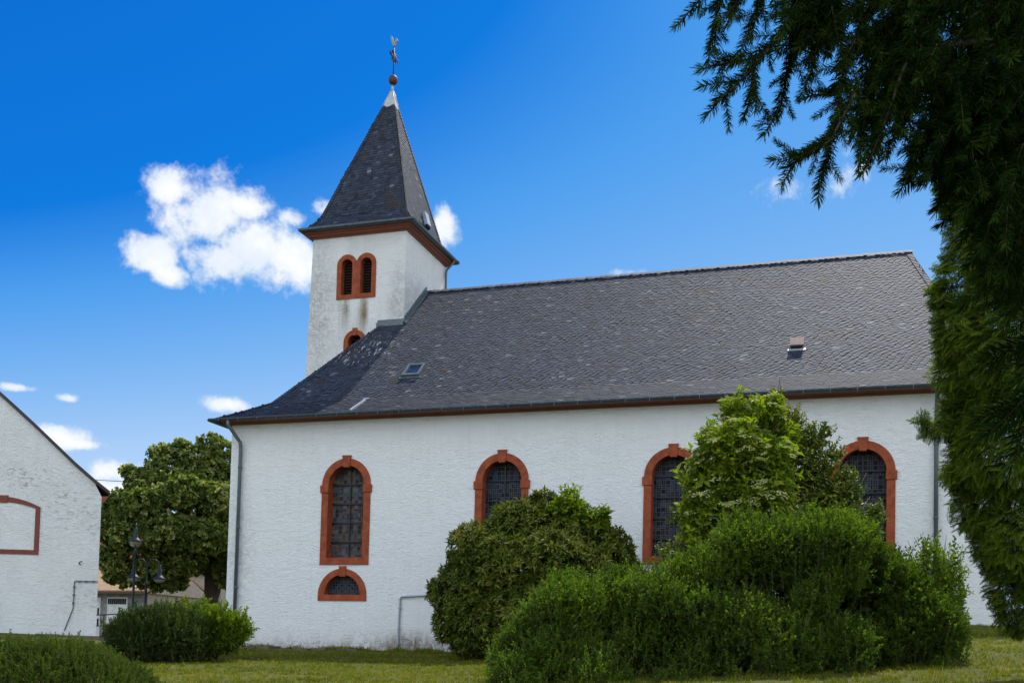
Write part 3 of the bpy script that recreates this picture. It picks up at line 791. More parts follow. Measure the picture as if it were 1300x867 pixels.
# ------------------------------------------------------------------ house with the blind window on the left
HC = atY(126, 700, 2.0)                       # right corner of the gable wall
WD = np.array([math.cos(math.radians(22)), math.sin(math.radians(22)), 0]); AD = np.array([-.735, .678, 0])
WN = np.array([WD[1], -WD[0], 0])             # out of the wall, towards the lawn
def hp(x, y):
    """point of the gable wall seen at x, y -> (along the wall, 0, height)"""
    d = ray(x, y); t = ((HC-CAM)@WN)/(d@WN); p = CAM+d*t; return np.array([(p-HC)@WD, 0, p[2]])
HY = 0.0; hr = 0.0; hz0 = -1.2
def hw(p):                                    # wall frame -> world
    return np.array([HC[0], HC[1], 0])+WD*p[0]-WN*p[1]+np.array([0, 0, p[2]])
def hplace(mb):                               # turn everything collected in the wall frame into the world
    mb.v = [np.array([hw(p) for p in V]) for V in mb.v]; return mb
eave = hp(129, 629); corner_z = eave[2]
mt_house = stucco('house_stucco', base=(.76, .76, .74), dirt=.3, trowel=.8, stains=[
    (tuple(hw(hp(35, 605))), (1.5, None, .8), (.20, .14, .075), .9, (1, 1, 2.6)),
    (tuple(hw(hp(85, 640))), (1.8, None, 1.9), (.26, .2, .13), .6, (.8, 1, 2.6)),
    (tuple(hw(hp(120, 660))), (.5, None, 1.6), (.22, .17, .12), .6, (1, 1, 2)),
    (tuple(hw(hp(110, 760))), (1.6, None, 1.2), (.25, .22, .17), .5, (.8, 1, 2.6))], stth=(.52, .6))
house = empty('gabled_house', tuple(hw((-4, 0, 0))+AD*4), 'white gabled house with blind red-framed window and peeling stained plaster', 'house')
# roof edge follows the photo's sagging line, continued up to the ridge
edge = [hp(x, y) for x, y in ((139, 625), (120, 610), (95, 588), (70, 564), (45, 540), (20, 517), (0, 499))]
edge = [(p[0], p[2]) for p in edge]
sl_ = (edge[-1][1]-edge[-2][1])/(edge[-1][0]-edge[-2][0])
xr = edge[-1][0]-2.6; edge.append((xr, edge[-1][1]+sl_*(xr-edge[-1][0])))
HD = 11.0
wl = 2*xr-hr
top = [(x, z-.06) for x, z in edge if x < hr-.05]
poly = [(wl, hz0), (hr, hz0), (hr, corner_z-.05)] + top + [(wl, corner_z-.05)]
mb = MB()
wx0, wx1 = hp(-42, 700)[0], hp(43, 700)[0]; wz0, wz1 = hp(10, 697)[2], hp(38, 645)[2]; wc = (wx0+wx1)/2
rise = hp(12, 637)[2]-wz1
def segarch(x0, x1, z0, z1, r_, n=10):
    c_ = (x0+x1)/2; h_ = (x1-x0)/2
    return [(x0, z0)] + [(c_-h_+2*h_*i/n, z1+r_*(1-((2*i/n)-1)**2)) for i in range(n+1)] + [(x1, z0)]
AL = np.array([AD@WD, -(AD@WN), 0])*HD        # the house runs back along its own (skewed) axis
def ext(poly, y0=0., t0=0., t1=1.):
    V = [np.array([x, y0, z])+AL*t for t in (t0, t1) for x, z in poly]; n = len(poly)
    return V, [tuple(range(n)), tuple(range(n, 2*n))[::-1]]+[(i, n+i, n+(i+1) % n, (i+1) % n) for i in range(n)]
mb.add(*ext(poly)); hplace(mb).build('wall', mt_house, house, recalc=True)
mb = MB(); t_ = .17
surround(mb, segarch(wx0-t_, wx1+t_, wz0-t_, wz1+.05, rise+.14), segarch(wx0, wx1, wz0, wz1, rise), 0, .03, .0)
mb.prism([(wc-.16, wz1+rise-.03), (wc+.16, wz1+rise-.03), (wc+.2, wz1+rise+.24), (wc-.2, wz1+rise+.24)], 1, -.045, .02)
hplace(mb).build('window_surround', plain('dark_red_paint', (.17, .035, .02), .7, var=.2), house, recalc=True)
mb = MB()
full = edge + [(2*xr-x, z) for x, z in edge[::-1][1:]]
up = [(x, z+.035) for x, z in full]; lo_ = [(x, z-.09) for x, z in full]
mb.add(*ext(up+lo_[::-1], 0, -.012, 1.012))
hplace(mb).build('roof', plain('dark_slate_verge', (.032, .019, .022), .6), house, recalc=True)
mb = MB(); mb.add(*ext([(.003, corner_z-.28), (.09, corner_z-.24), (.26, corner_z-.02), (.003, corner_z-.02)], 0, 0.0, 1.0))
hplace(mb).build('eaves_board', M_redwood, house, recalc=True)
mb = MB()
c0, c1, c2, c3 = hp(82, 800), hp(93, 772), hp(95, 738), hp(124.5, 738); e = np.array([0, -.03, 0])
mb.tube([c0+e, c1+e, c2+e, c2+e+np.array([.03, 0, .02]), c3+e], .018, 6)
for t in (.2, .5, .8):
    for (a, b_) in ((c1, c2), (c2, c3)):
        q = a*(1-t)+b_*t; mb.box(q-np.array([.035, .06, .035]), q+np.array([.035, 0, .035]))
hplace(mb).build('conduit', M_zinc, house)
p = hp(102, 716); mb = MB(); mb.tube([p, p+(0, -.12, .0), p+(.02, -.2, .05), p+(.12, -.2, .1)], .022, 6); hplace(mb).build('wall_hook', M_bark, house)
# low terrace wall
mb = MB(); z_ = hp(110, 806)[2]
x_ = hr-9
while x_ < hr+2.6:
    w_ = random.uniform(.5, .9); mb.box((x_, HY-.55+random.uniform(-.02, .02), -1.2), (x_+w_-.012, HY-.08, z_+random.uniform(-.03, .01))); x_ += w_
o = hplace(mb).build('terrace_wall', M_stone); tag(o, 'low dark stone wall at the foot of the gabled white house', 'low wall')

# ------------------------------------------------------------------ village behind
def far_house():
    D = 62; P0, P1 = atD(100, 752, D), atD(206, 752, D)
    y_ = P0[1]; z0 = -.5; ze = P0[2]; zr = atD(150, 737, D)[2]+.15
    b = empty('stone_house', (P0[0]+2, y_+2, 0), 'grey stone house with ochre tiled roof, white door and garage behind the lamps', 'house')
    mb = MB(); x0, x1 = P0[0]-4, P1[0]
    mb.box((x0, y_, z0), (x1, y_+6, ze))
    m2 = MB(); m2.prism([(y_, ze-.01), (y_+3, zr+.49), (y_+6, ze-.01)], 0, x1+.1, x1+.26); m2.box((x1+.003, y_+.02, z0), (x1+.1, y_+6, ze)); m2.build('gable_wall', plain('pink_beige_render', (.34, .27, .22), .9), b)
    mt, nt, bs = new_mat('grey_rubble'); 
    v = nd(nt, 'ShaderNodeTexVoronoi'); v.inputs['Scale'].default_value = 3.2
    tc = nt.nodes.new('ShaderNodeTexCoord'); nt.links.new(tc.outputs['Object'], v.inputs['Vector'])
    nt.links.new(ramp(nt, v.outputs['Distance'], [(.1, (.3, .3, .3)), (.6, (.2, .2, .21))]), bs.inputs['Base Color']); bs.inputs['Roughness'].default_value = .9
    mb.build('wall', mt, b)
    mb = MB(); mb.prism([(y_-.35, ze-.02), (y_+3, zr+.5), (y_+6.35, ze-.02), (y_+6.35, ze+.12), (y_+3, zr+.68), (y_-.35, ze+.13)], 0, x0-.3, x1+.25)
    mb.build('roof', plain('ochre_tiles', (.32, .2, .1), .8, var=.25, scale=3, bs=.3, bscale=14), b, recalc=True)
    mb = MB(); mb.box((x0-.3, y_-.5, ze-.06), (x1+.25, y_-.352, ze+.06)); mb.build('gutter', plain('rust_brown_gutter', (.1, .05, .03)), b)
    mb = MB(); d0, d1 = atD(127, 790, D), atD(136, 759, D); mb.box((d0[0], y_-.04, z0+.3), (d1[0], y_+.01, d1[2])); dr = mb.build('door', M_white, b)
    mb = MB(); w_ = d1[0]-d0[0]
    for a in (.45, .68): mb.box((d0[0]+w_*.5, y_-.05, d1[2]*a-.15), (d1[0]-.07, y_-.042, d1[2]*a+.28))
    mb.build('pane', M_dark, dr)
    g0, g1 = atD(146, 790, D), atD(178, 759, D); mb = MB(); mb.box((g0[0], y_-.03, z0+.3), (g1[0], y_+.01, g1[2]-.02))
    for i in range(1, 6): mb.box((g0[0]+.02, y_-.036, z0+.3+i*.42), (g1[0]-.02, y_-.03, z0+.32+i*.42))
    gd = mb.build('garage_door', M_white, b)
    mb = MB(); n_ = 9
    for i in range(n_):
        a = g0[0]+.06+(g1[0]-g0[0]-.12)*i/n_; mb.box((a, y_-.05, g1[2]-.4), (a+(g1[0]-g0[0])/n_*.7, y_-.037, g1[2]-.08))
    mb.build('pane', M_dark, gd)
far_house()
def red_house():
    D = 82; P0, P1 = atD(120, 740, D), atD(330, 740, D); y_ = P0[1]; ze = atD(120, 726, D)[2]; zr = atD(205, 648, D)[2]
    b = empty('village_house', (P0[0]+6, y_+4, 0), 'beige house with red tiled roof glimpsed through and under the big tree', 'house')
    x0, x1 = P0[0]-4, P1[0]+8
    mb = MB(); mb.box((x0, y_, -1), (x1, y_+9, ze))
    mb.add([(x1, y_, ze), (x1, y_+9, ze), (x1, y_+4.5, zr)], [(0, 1, 2)]); mb.build('wall', plain('beige_render', (.34, .28, .23), .9), b)
    mb = MB(); mb.prism([(y_-.4, ze-.1), (y_+4.5, zr), (y_+9.4, ze-.1), (y_+9.4, ze+.1), (y_+4.5, zr+.2), (y_-.4, ze+.1)], 0, x0-.3, x1+.3)
    mb.build('roof', plain('red_tiles', (.27, .08, .045), .8, var=.35, scale=3, bs=.4, bscale=12), b, recalc=True)
    q = atD(282, 763, D); mb = MB(); mb.box((q[0]-.7, y_-.03, q[2]-.5), (q[0]+.7, y_+.02, q[2]+.6)); w_ = mb.build('window', M_white, b)
    mb = MB(); mb.box((q[0]-.6, y_-.04, q[2]-.42), (q[0]+.6, y_-.032, q[2]+.52)); mb.build('pane', M_dark, w_)
red_house()

def lamp(px, ytop, D, ang, label, s=1.0):
    """tall post with two gooseneck arms carrying bell shaded heads"""
    tp = atD(px, ytop, D); g = float(gz(tp[0], tp[1])); H_ = tp[2]-g
    L_ = empty('street_lamp', (tp[0], tp[1], g), label, 'street lamp', 'street lamps behind the round shrub')
    B = np.array([tp[0], tp[1], g]); a = np.array([math.cos(ang), math.sin(ang), 0])
    mb = MB(); mb.lathe(B, [(.15*s, 0), (.15*s, .25), (.09*s, .32), (.08*s, .9), (.055*s, 1.0), (.05*s, H_-1.15), (.07*s, H_-1.12), (.07*s, H_-1.02), (.04*s, H_-1.0), (.035*s, H_-.35), (.03*s, H_-.3)], 12)
    mb.build('post', M_lamp, L_)
    for sg in (-1, 1):
        top_ = B+np.array([0, 0, H_]); pts = [B+np.array([0, 0, H_-.95])+a*sg*.03]
        for t in np.linspace(0, PI, 9): pts.append(B+np.array([0, 0, H_-.28*s]) + a*sg*(.27*s-.25*s*math.cos(t)) + np.array([0, 0, .26*s*math.sin(t)]))
        hd = pts[-1]
        mb = MB(); mb.tube(pts, .026*s, 8); mb.build('arm', M_lamp, L_)
        mb = MB(); mb.lathe(hd, [(.03*s, .04), (.06*s, .02), (.065*s, -.18*s), (.085*s, -.22*s), (.10*s, -.36*s), (.17*s, -.46*s), (.30*s, -.56*s), (.30*s, -.585*s), (.26*s, -.585*s)], 16)
        sh = mb.build('lamp_shade', M_lamp, L_)
        mb = MB(); mb.lathe(hd, [(.25*s, -.58*s), (.21*s, -.66*s), (.12*s, -.72*s), (.01, -.735*s)], 16); mb.build('diffuser', M_opal, sh)
    return L_
M_lamp = plain('slate_blue_lamp_paint', (.014, .02, .028), .5, spec=.25)
M_opal = plain('opal_glass', (.26, .24, .19), .4, bs=0, spec=.2)
L1 = lamp(173, 664, 41, math.radians(127), 'taller street lamp nearest the gabled house, its two heads seen one behind the other', .85)
b_ = atD(171, 745, 41)
mb = MB(); mb.tube([b_-(0, 0, .06), b_+(0, 0, .06)], .056, 12); mb.build('sticker_band', M_white, L1)
lamp(187, 709, 47, math.radians(37), 'smaller street lamp with two drooping bell heads side by side', 1.0)
mb = MB()
a, b_ = atD(112, 781, 45), atD(152, 779, 45); mb.tube([a, b_], .025, 6)
for t in (.05, .5, .97):
    q = a*(1-t)+b_*t; mb.tube([q, q-np.array([0, 0, q[2]-float(gz(q[0], q[1]))+.1])], .022, 6)
mb.tube([a-(0, 0, .45), b_-(0, 0, .45)], .018, 6)
o = mb.build('railing', M_black); tag(o, 'thin dark metal railing in front of the grey stone house', 'railing')
for i, (ya, yb, lab) in enumerate(((607, 610, 'uppermost thin power line crossing the sky left of the church'), (620, 624, 'middle power line crossing in front of the big leafy tree'), (637, 641, 'lowest power line, half hidden by the big leafy tree'))):
    a, b_ = atD(60, ya-2, 58), atD(420, yb+6, 52); mb = MB()
    mb.tube([a*(1-t)+b_*t-np.array([0, 0, .5*4*t*(1-t)*.3]) for t in np.linspace(0, 1, 13)], .016, 5)
    o = mb.build('power_line', M_black); tag(o, lab, 'power line', 'power lines above the village street')

# ------------------------------------------------------------------ foliage templates (local x = growth direction)
def leaf_quads(P, D, N, l, w, fold=.25):
    """n leaves -> two quads each (folded along the midrib)"""
    n = len(P); D = D/np.linalg.norm(D, axis=1, keepdims=True)
    Sd = np.cross(N, D); Sd /= np.linalg.norm(Sd, axis=1, keepdims=True)+1e-9; Nn = np.cross(D, Sd)
    l = np.broadcast_to(l, n)[:, None]; w = np.broadcast_to(w, n)[:, None]
    base = P; tip = P + D*l - Nn*l*.12; mid = P + D*l*.5
    A = mid + Sd*w*.5 + Nn*w*fold; B = mid - Sd*w*.5 + Nn*w*fold
    V = np.stack([base, A, tip, mid, B], 1)       # 5 verts
    q = np.array([[0, 3, 2, 1], [0, 4, 2, 3]])
    F = q[None]+(np.arange(n)*5)[:, None, None]
    return V.reshape(-1, 3), F.reshape(-1, 4)
def strip(p, q, w):
    """thin flat twig as two crossed quads"""
    d = q-p; d = d/np.linalg.norm(d); a = np.cross(d, [0, 0, 1.]); a /= np.linalg.norm(a)+1e-9; b = np.cross(d, a)
    V = [p-a*w, p+a*w, q+a*w*.5, q-a*w*.5, p-b*w, p+b*w, q+b*w*.5, q-b*w*.5]
    return np.array(V), np.array([[0, 1, 2, 3], [4, 5, 6, 7]])
def join(parts):
    V, F, T, Mt, k = [], [], [], [], 0
    for v, f, t, m_ in parts:
        V.append(v); F.append(f+k); T.append(np.broadcast_to(t, len(f)).astype(float)); Mt.append(np.full(len(f), m_)); k += len(v)
    return np.concatenate(V), np.concatenate(F), np.concatenate(T), np.concatenate(Mt)
def twig(n, l, w, ang=50, pairs=False, droop=0., jit=.25, taper=.5, L=1.0, stem=.012, tipcluster=0, tvar=.15, curve=.0):
    """leaves along a unit twig; leaf size l, w relative to the twig"""
    P, D, N, l_, T = [], [], [], [], []
    for i in range(n):
        t = .12 + .86*(i+.5)/n; az = i*2.4 if not pairs else (i//2)*PI/2+(i % 2)*PI
        az += rng.normal(0, .3); e = math.radians(ang*(1.1-.45*t))+rng.normal(0, jit)
        p = np.array([t*L, 0, curve*t*t]); d = np.array([math.cos(e), math.sin(e)*math.cos(az), math.sin(e)*math.sin(az)-droop])
        P.append(p); D.append(d); N.append(np.array([-.4, 0, 1])+rng.normal(0, .35, 3)); l_.append(l*(1-taper*t*.6)*rng.uniform(.75, 1.2)); T.append(.5+rng.normal(0, tvar)+.25*(t-.5))
    for i in range(tipcluster):
        az = 2*PI*i/tipcluster+rng.normal(0, .2); e = math.radians(rng.uniform(35, 85))
        P.append(np.array([L, 0, curve])); D.append(np.array([math.cos(e), math.sin(e)*math.cos(az), math.sin(e)*math.sin(az)-droop])); N.append(np.array([.9, 0, .4])+rng.normal(0, .2, 3)); l_.append(l*rng.uniform(.8, 1.15)); T.append(.6+rng.normal(0, tvar))
    l_ = np.array(l_); V, F = leaf_quads(np.array(P), np.array(D), np.array(N), l_, l_*w/l)
    parts = [(V, F, np.repeat(np.array(T), 2), 0)]
    if stem: v, f = strip(np.array([0, 0, 0.]), np.array([L, 0, curve]), stem); parts.append((v, f, .5, 1))
    return join(parts)
def umbel():
    """flat elder flower head: many tiny florets in a slightly domed plate"""
    P, n = [], 34
    r_ = np.sqrt(rng.uniform(0, 1, n)); a = rng.uniform(0, 2*PI, n)
    P = np.stack([.25-.12*r_**2+rng.normal(0, .03, n), r_*np.cos(a)*.5, r_*np.sin(a)*.5], 1)
    V = []; F = []
    for i, p in enumerate(P):
        s_ = .085; q = rng.normal(0, .03, 3)
        V += [p+(0, -s_, 0)+q, p+(0, 0, -s_), p+(0, s_, 0)-q, p+(0, 0, s_)]; F.append([4*i, 4*i+1, 4*i+2, 4*i+3])
    v, f = strip(np.array([-.5, 0, 0.]), np.array([.2, 0, 0]), .02)
    return join([(np.array(V), np.array(F), rng.uniform(.3, .9, len(F)), 2), (v, f, .5, 1)])
def frond(n=13, sub=4):
    """flat drooping cypress spray"""
    P, D, l_, T = [], [], [], []
    for i in range(n):
        t = (i+.5)/n
        for s_ in (-1, 1):
            L_ = .5*(1-t)**.7*rng.uniform(.7, 1.15)+.08; a = math.radians(48)*s_
            d = np.array([math.cos(a), math.sin(a), 0]); b = np.array([t, 0, -.28*t*t])
            for k in range(sub):
                u = (k+.6)/sub; p = b+d*L_*u*.8; p[2] -= .18*(L_*u)**2*3
                aa = a + (.5 if k % 2 else -.5)*(.0 if k == sub-1 else 1); 
                P.append(p); D.append(np.array([math.cos(aa), math.sin(aa), -.35-.4*t+rng.normal(0, .15)])); l_.append(.17*(1-.5*t)); T.append(.35+.35*u+rng.normal(0, .1))
    P, D, l_ = np.array(P), np.array(D), np.array(l_)
    V, F = leaf_quads(P, D, np.tile([[0, 0, 1.]], (len(P), 1))+rng.normal(0, .25, (len(P), 3)), l_, .045, .1)
    v, f = strip(np.array([0, 0, 0.]), np.array([.9, 0, -.25]), .012)
    return join([(V, F, np.repeat(np.array(T), 2), 0), (v, f, .5, 1)])
def spruce_twig(n=95, L=1.0, nl=.15):
    """shoot with stiff needles all round, thinner below"""
    V, F, T = [], [], []
    for i in range(n):
        t = .03+.97*(i+rng.uniform(0, 1))/n; az = rng.uniform(0, 2*PI); e = math.radians(rng.uniform(50, 80)*(1-.45*max(0, t-.8)/.2))
        d = np.array([math.cos(e), math.sin(e)*math.cos(az), math.sin(e)*math.sin(az)]); b = np.array([t*L, 0, 0])
        a = np.cross(d, rng.normal(0, 1, 3)); a /= np.linalg.norm(a); w = .011
        k = len(V); ln = nl*rng.uniform(.8, 1.1); mid = b+d*ln*.6+np.array([.06*ln, 0, 0])
        tip = b+d*ln*.93+np.array([.22*ln, 0, 0])
        V += [b-a*w*.7, b+a*w*.7, mid+a*w, mid-a*w, tip+a*w*.35, tip-a*w*.35]; F += [[k, k+1, k+2, k+3], [k+3, k+2, k+4, k+5]]; tt = .45+rng.normal(0, .12)+.25*(t > .8); T += [tt, tt]
    v, f = strip(np.array([0, 0, 0.]), np.array([L, 0, 0]), .014)
    return join([(np.array(V), np.array(F), np.array(T), 0), (v, f, .5, 1)])

# ------------------------------------------------------------------ shrubs and trees
def sample_blobs(blobs, n, rmin=.55, inner=.72, power=.5):
    """points spread through the outer part of a union of ellipsoids, with the outward direction"""
    B = np.array([list(b[0])+list(b[1]) for b in blobs]); w = (B[:, 3]*B[:, 4]+B[:, 4]*B[:, 5]+B[:, 3]*B[:, 5]); w /= w.sum()
    outP, outD = [], []; got = 0
    while got < n:
        k = rng.choice(len(B), n, p=w); d = rng.normal(0, 1, (n, 3)); d /= np.linalg.norm(d, axis=1, keepdims=True)
        r_ = rmin + (1-rmin)*rng.uniform(0, 1, n)**power
        P = B[k, :3] + d*B[k, 3:]*r_[:, None]
        q = np.linalg.norm((P[:, None, :]-B[None, :, :3])/B[None, :, 3:], axis=2); q[np.arange(n), k] = 9
        ok = q.min(1) > inner
        nrm = d/B[k, 3:]; nrm /= np.linalg.norm(nrm, axis=1, keepdims=True)
        outP.append(P[ok]); outD.append(nrm[ok]); got += ok.sum()
    return np.concatenate(outP)[:n], np.concatenate(outD)[:n]
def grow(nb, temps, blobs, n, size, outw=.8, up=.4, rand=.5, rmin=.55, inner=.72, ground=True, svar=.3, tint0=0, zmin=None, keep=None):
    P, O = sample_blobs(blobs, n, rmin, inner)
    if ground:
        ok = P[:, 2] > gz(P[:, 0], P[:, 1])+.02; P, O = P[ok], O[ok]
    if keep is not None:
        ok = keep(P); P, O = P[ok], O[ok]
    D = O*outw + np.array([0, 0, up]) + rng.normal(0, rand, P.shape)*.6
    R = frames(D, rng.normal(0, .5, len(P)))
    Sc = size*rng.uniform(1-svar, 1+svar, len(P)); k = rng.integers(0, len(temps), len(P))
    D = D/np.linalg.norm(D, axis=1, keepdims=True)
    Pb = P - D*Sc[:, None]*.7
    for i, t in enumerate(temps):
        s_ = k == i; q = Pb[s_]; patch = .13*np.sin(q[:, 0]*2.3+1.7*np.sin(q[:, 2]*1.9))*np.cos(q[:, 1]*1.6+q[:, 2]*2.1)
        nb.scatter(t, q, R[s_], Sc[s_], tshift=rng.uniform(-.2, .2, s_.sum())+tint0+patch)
def clumps(c, r, n, cr, squash=1.0, seed=0, low=-.5):
    """main ellipsoid broken into n smaller lobes on its surface"""
    g = np.random.default_rng(seed); out = [(tuple(c), tuple(np.array(r)*.78))]
    for i in range(n):
        d = g.normal(0, 1, 3); d /= np.linalg.norm(d)
        if d[2] < low: d[2] *= -.6
        k = cr*g.uniform(.65, 1.35); out.append((tuple(np.array(c)+d*np.array(r)*g.uniform(.68, .9)), (k, k, k*squash)))
    return out
def stems(base, targets, r0, parent, name='stem', mat=None, wob=.12):
    mb = MB(); base = np.asarray(base, float)
    for t in targets:
        t = np.asarray(t, float); L_ = np.linalg.norm(t-base); pts = []
        for s_ in np.linspace(0, 1, 6):
            p = base*(1-s_)+t*s_; p = p + np.array([random.gauss(0, wob), random.gauss(0, wob), 0])*L_*.25*math.sin(PI*s_)
            p[2] += L_*.10*math.sin(PI*s_); pts.append(p)
        mb.tube(pts, [r0*(1-.75*s_) for s_ in np.linspace(0, 1, 6)], 6)
    return mb.build(name, mat or M_twig, parent)
def gbase(x, y): return np.array([x, y, float(gz(x, y))])

# small leaved templates
small = [twig(17, .17, .11, 62, stem=.008, curve=c_) for c_ in (.0, .1, -.1, .05)]
wispy = [twig(13, .10, .06, 45, stem=.006, curve=c_) for c_ in (.05, .15, -.1)]
feather = [twig(30, .13, .075, 52, stem=.008, curve=c_) for c_ in (.05, .15, -.05)]
longleaf = [twig(7, .62, .17, 65, droop=.25, stem=.02, tipcluster=7, L=.7) for _ in range(4)]
elder = [twig(14, .38, .17, 62, pairs=True, droop=.15, stem=.015, tipcluster=3) for _ in range(4)]
holly = [twig(13, .26, .15, 60, stem=.014, tipcluster=2, tvar=.2) for _ in range(4)]
linden = [twig(9, .5, .42, 60, droop=.2, stem=.015, tipcluster=5, L=.8, tvar=.2) for _ in range(4)]
fronds = [frond() for _ in range(4)]
needles = [spruce_twig(150, 1, .21), spruce_twig(130, 1, .235), spruce_twig(160, 1, .19)]

G_front = leafmat('spirea_leaf', [(0, (.02, .046, .004)), (.5, (.07, .13, .008)), (1, (.2, .27, .016))], .6, .4)
G_rhodo = leafmat('rhododendron_leaf', [(0, (.02, .038, .005)), (.5, (.08, .108, .012)), (.85, (.2, .205, .03)), (1, (.22, .16, .045))], .6, .2, .3)
G_elder = leafmat('elder_leaf', [(0, (.04, .08, .004)), (.5, (.14, .21, .009)), (1, (.28, .32, .016))], .5, .38)
G_flower = leafmat('elder_flower', [(0, (.34, .36, .10)), (1, (.60, .60, .24))], .8, .3, .1, (1, 1, .8))
G_holly = leafmat('dark_bush_leaf', [(0, (.026, .05, .005)), (.5, (.095, .14, .012)), (.85, (.20, .23, .022)), (1, (.28, .19, .03))], .4, .2, .5)
G_hedge = leafmat('hedge_leaf', [(0, (.016, .036, .004)), (.5, (.05, .088, .007)), (1, (.11, .14, .014))], .55, .3)
G_dark = leafmat('dark_feathery_leaf', [(0, (.011, .026, .005)), (.5, (.034, .064, .010)), (1, (.08, .11, .018))], .55, .25)
G_lime = leafmat('yellow_green_leaf', [(0, (.03, .06, .003)), (.5, (.10, .165, .006)), (1, (.20, .26, .012))], .5, .35)
G_linden = leafmat('linden_leaf', [(0, (.024, .05, .010)), (.5, (.11, .155, .03)), (.8, (.25, .28, .065)), (1, (.40, .40, .14))], .5, .32)
G_cyp = leafmat('cypress_frond', [(0, (.012, .030, .003)), (.5, (.06, .108, .006)), (1, (.2, .25, .012))], .6, .36)
G_spr = leafmat('spruce_needle', [(0, (.005, .013, .003)), (.5, (.014, .032, .006)), (1, (.06, .10, .012))], .8, .15, .05)

def plant(name, loc, label, cat, group=None): return empty(name, loc, label, cat, group)

# big front shrub
def front_shrub():
    D0 = 18.5; c = atD(955, 760, D0); g = float(gz(c[0], c[1]))
    t = plant('garden_shrub', (c[0], c[1], g), 'large dense dark green shrub filling the lower right before the church', 'shrub')
    bl = []
    g2 = np.random.default_rng(21)
    topx = [640, 700, 760, 830, 880, 930, 960, 1030, 1065, 1110, 1160, 1205]; topy = [815, 745, 735, 728, 700, 672, 655, 652, 655, 690, 725, 790]
    for n_ in range(120):
        x = g2.uniform(650, 1195); yt = np.interp(x, topx, topy); r_ = g2.uniform(24, 48); y = yt+r_*.75+(880-yt)*g2.uniform(0, 1)**1.5
        D = 18.9-1.5*min(1, (y-yt)/150)+g2.uniform(-.5, .5); p = atD(x, y, D); k = D/FPX; bl.append((tuple(p), (r_*k, r_*k, r_*k*g2.uniform(.7, 1.05))))
    for x in range(665, 1200, 24):
        p = atD(x, np.interp(x, topx, topy)+24, 18.7); k = 18.7/FPX; bl.append((tuple(p), (30*k, 34*k, 24*k)))
    for n_ in range(16):
        x = g2.uniform(670, 1190); r_ = g2.uniform(14, 24); p = atD(x, np.interp(x, topx, topy)+r_*.2, 18.8); k = 18.8/FPX; bl.append((tuple(p), (r_*k, r_*k, r_*k*1.1)))
    nb = NB()
    grow(nb, small, bl, 13500, .27, .8, .45, .9, .6, .72)
    grow(nb, wispy, bl, 2600, .5, .4, 1.0, .5, .92, .9, svar=.5)
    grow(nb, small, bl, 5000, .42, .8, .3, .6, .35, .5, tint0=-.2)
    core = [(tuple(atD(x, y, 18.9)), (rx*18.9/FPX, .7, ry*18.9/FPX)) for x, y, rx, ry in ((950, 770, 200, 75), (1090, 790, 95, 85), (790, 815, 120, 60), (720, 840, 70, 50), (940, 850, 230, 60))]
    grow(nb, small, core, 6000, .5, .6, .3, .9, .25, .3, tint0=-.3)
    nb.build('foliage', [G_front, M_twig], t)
    b = gbase(c[0], c[1]); stems(b, [np.array(p)+(0, 0, -.1) for p, r_ in bl[::3] if abs(p[0]-c[0]) < 1.6], .02, t)
front_shrub()
# thin airy shoots on its right flank
def side_shrub():
    D = 19.2; p = atD(1190, 790, D); t = plant('airy_shrub', gbase(p[0], p[1]), 'thin twiggy shrub with sparse small leaves at the right end of the large dense shrub', 'shrub')
    bl = []
    for (x, y, rx, ry) in ((1170, 740, 45, 60), (1195, 800, 35, 70), (1205, 760, 22, 70)):
        q = atD(x, y, D); k = D/FPX; bl.append((tuple(q), (rx*k, .6, ry*k)))
    nb = NB(); grow(nb, small, bl, 420, .5, .4, .9, .4, .3, .3); nb.build('foliage', [G_front, M_twig], t)
    tg = []
    for i in range(16): q = atD(random.uniform(1150, 1225), random.uniform(670, 760), D+random.uniform(-.4, .4)); tg.append(q)
    stems(gbase(p[0], p[1]), tg, .012, t, wob=.05)
side_shrub()

def rhododendron():
    D = 30.6; c = atD(668, 745, D); g = gbase(c[0], c[1]); k = D/FPX
    t = plant('rhododendron', g, 'broad rounded evergreen bush with long leaves standing against the white church wall', 'bush')
    bl = [(tuple(atD(678, 740, D)), (112*k, 2.1, 92*k))]
    for (x, y, r_, dd) in ((610, 700, 42, -1), (660, 670, 40, -.6), (720, 670, 42, -.5), (765, 700, 38, -.6), (600, 750, 50, -1), (585, 790, 36, -.6), (640, 720, 45, -1.7), (700, 715, 45, -1.8), (620, 785, 50, -1.6), (670, 770, 50, -1.9), (745, 735, 40, -1.4), (565, 752, 22, -.2), (690, 648, 28, -.2), (630, 810, 32, -1.2), (600, 812, 28, -.6), (790, 722, 22, -.3)):
        bl.append((tuple(atD(x, y, D+dd)), (r_*k, r_*k*.95, r_*k*.85)))
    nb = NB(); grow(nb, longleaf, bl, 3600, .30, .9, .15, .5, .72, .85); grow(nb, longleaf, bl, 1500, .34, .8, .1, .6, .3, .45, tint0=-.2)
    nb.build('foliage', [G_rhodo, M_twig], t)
    stems(g, [b_[0] for b_ in bl], .05, t)
rhododendron()
def sapling():
    D = 29.5; p = atD(722, 640, D); k = D/FPX; t = plant('young_sapling', gbase(p[0], p[1]), 'bright green young leafy shoots poking out of the top of the rounded evergreen bush', 'sapling')
    bl = [(tuple(atD(x, y, D)), (r_*k, r_*k, r_*k)) for x, y, r_ in ((718, 648, 17), (727, 634, 13), (735, 655, 12), (760, 655, 12), (768, 663, 10))]
    nb = NB(); grow(nb, elder, bl, 150, .42, .7, .5, .5, .3, .3); nb.build('foliage', [G_lime, M_twig], t)
    stems(gbase(p[0], p[1]), [b_[0] for b_ in bl], .02, t, wob=.04)
sapling()
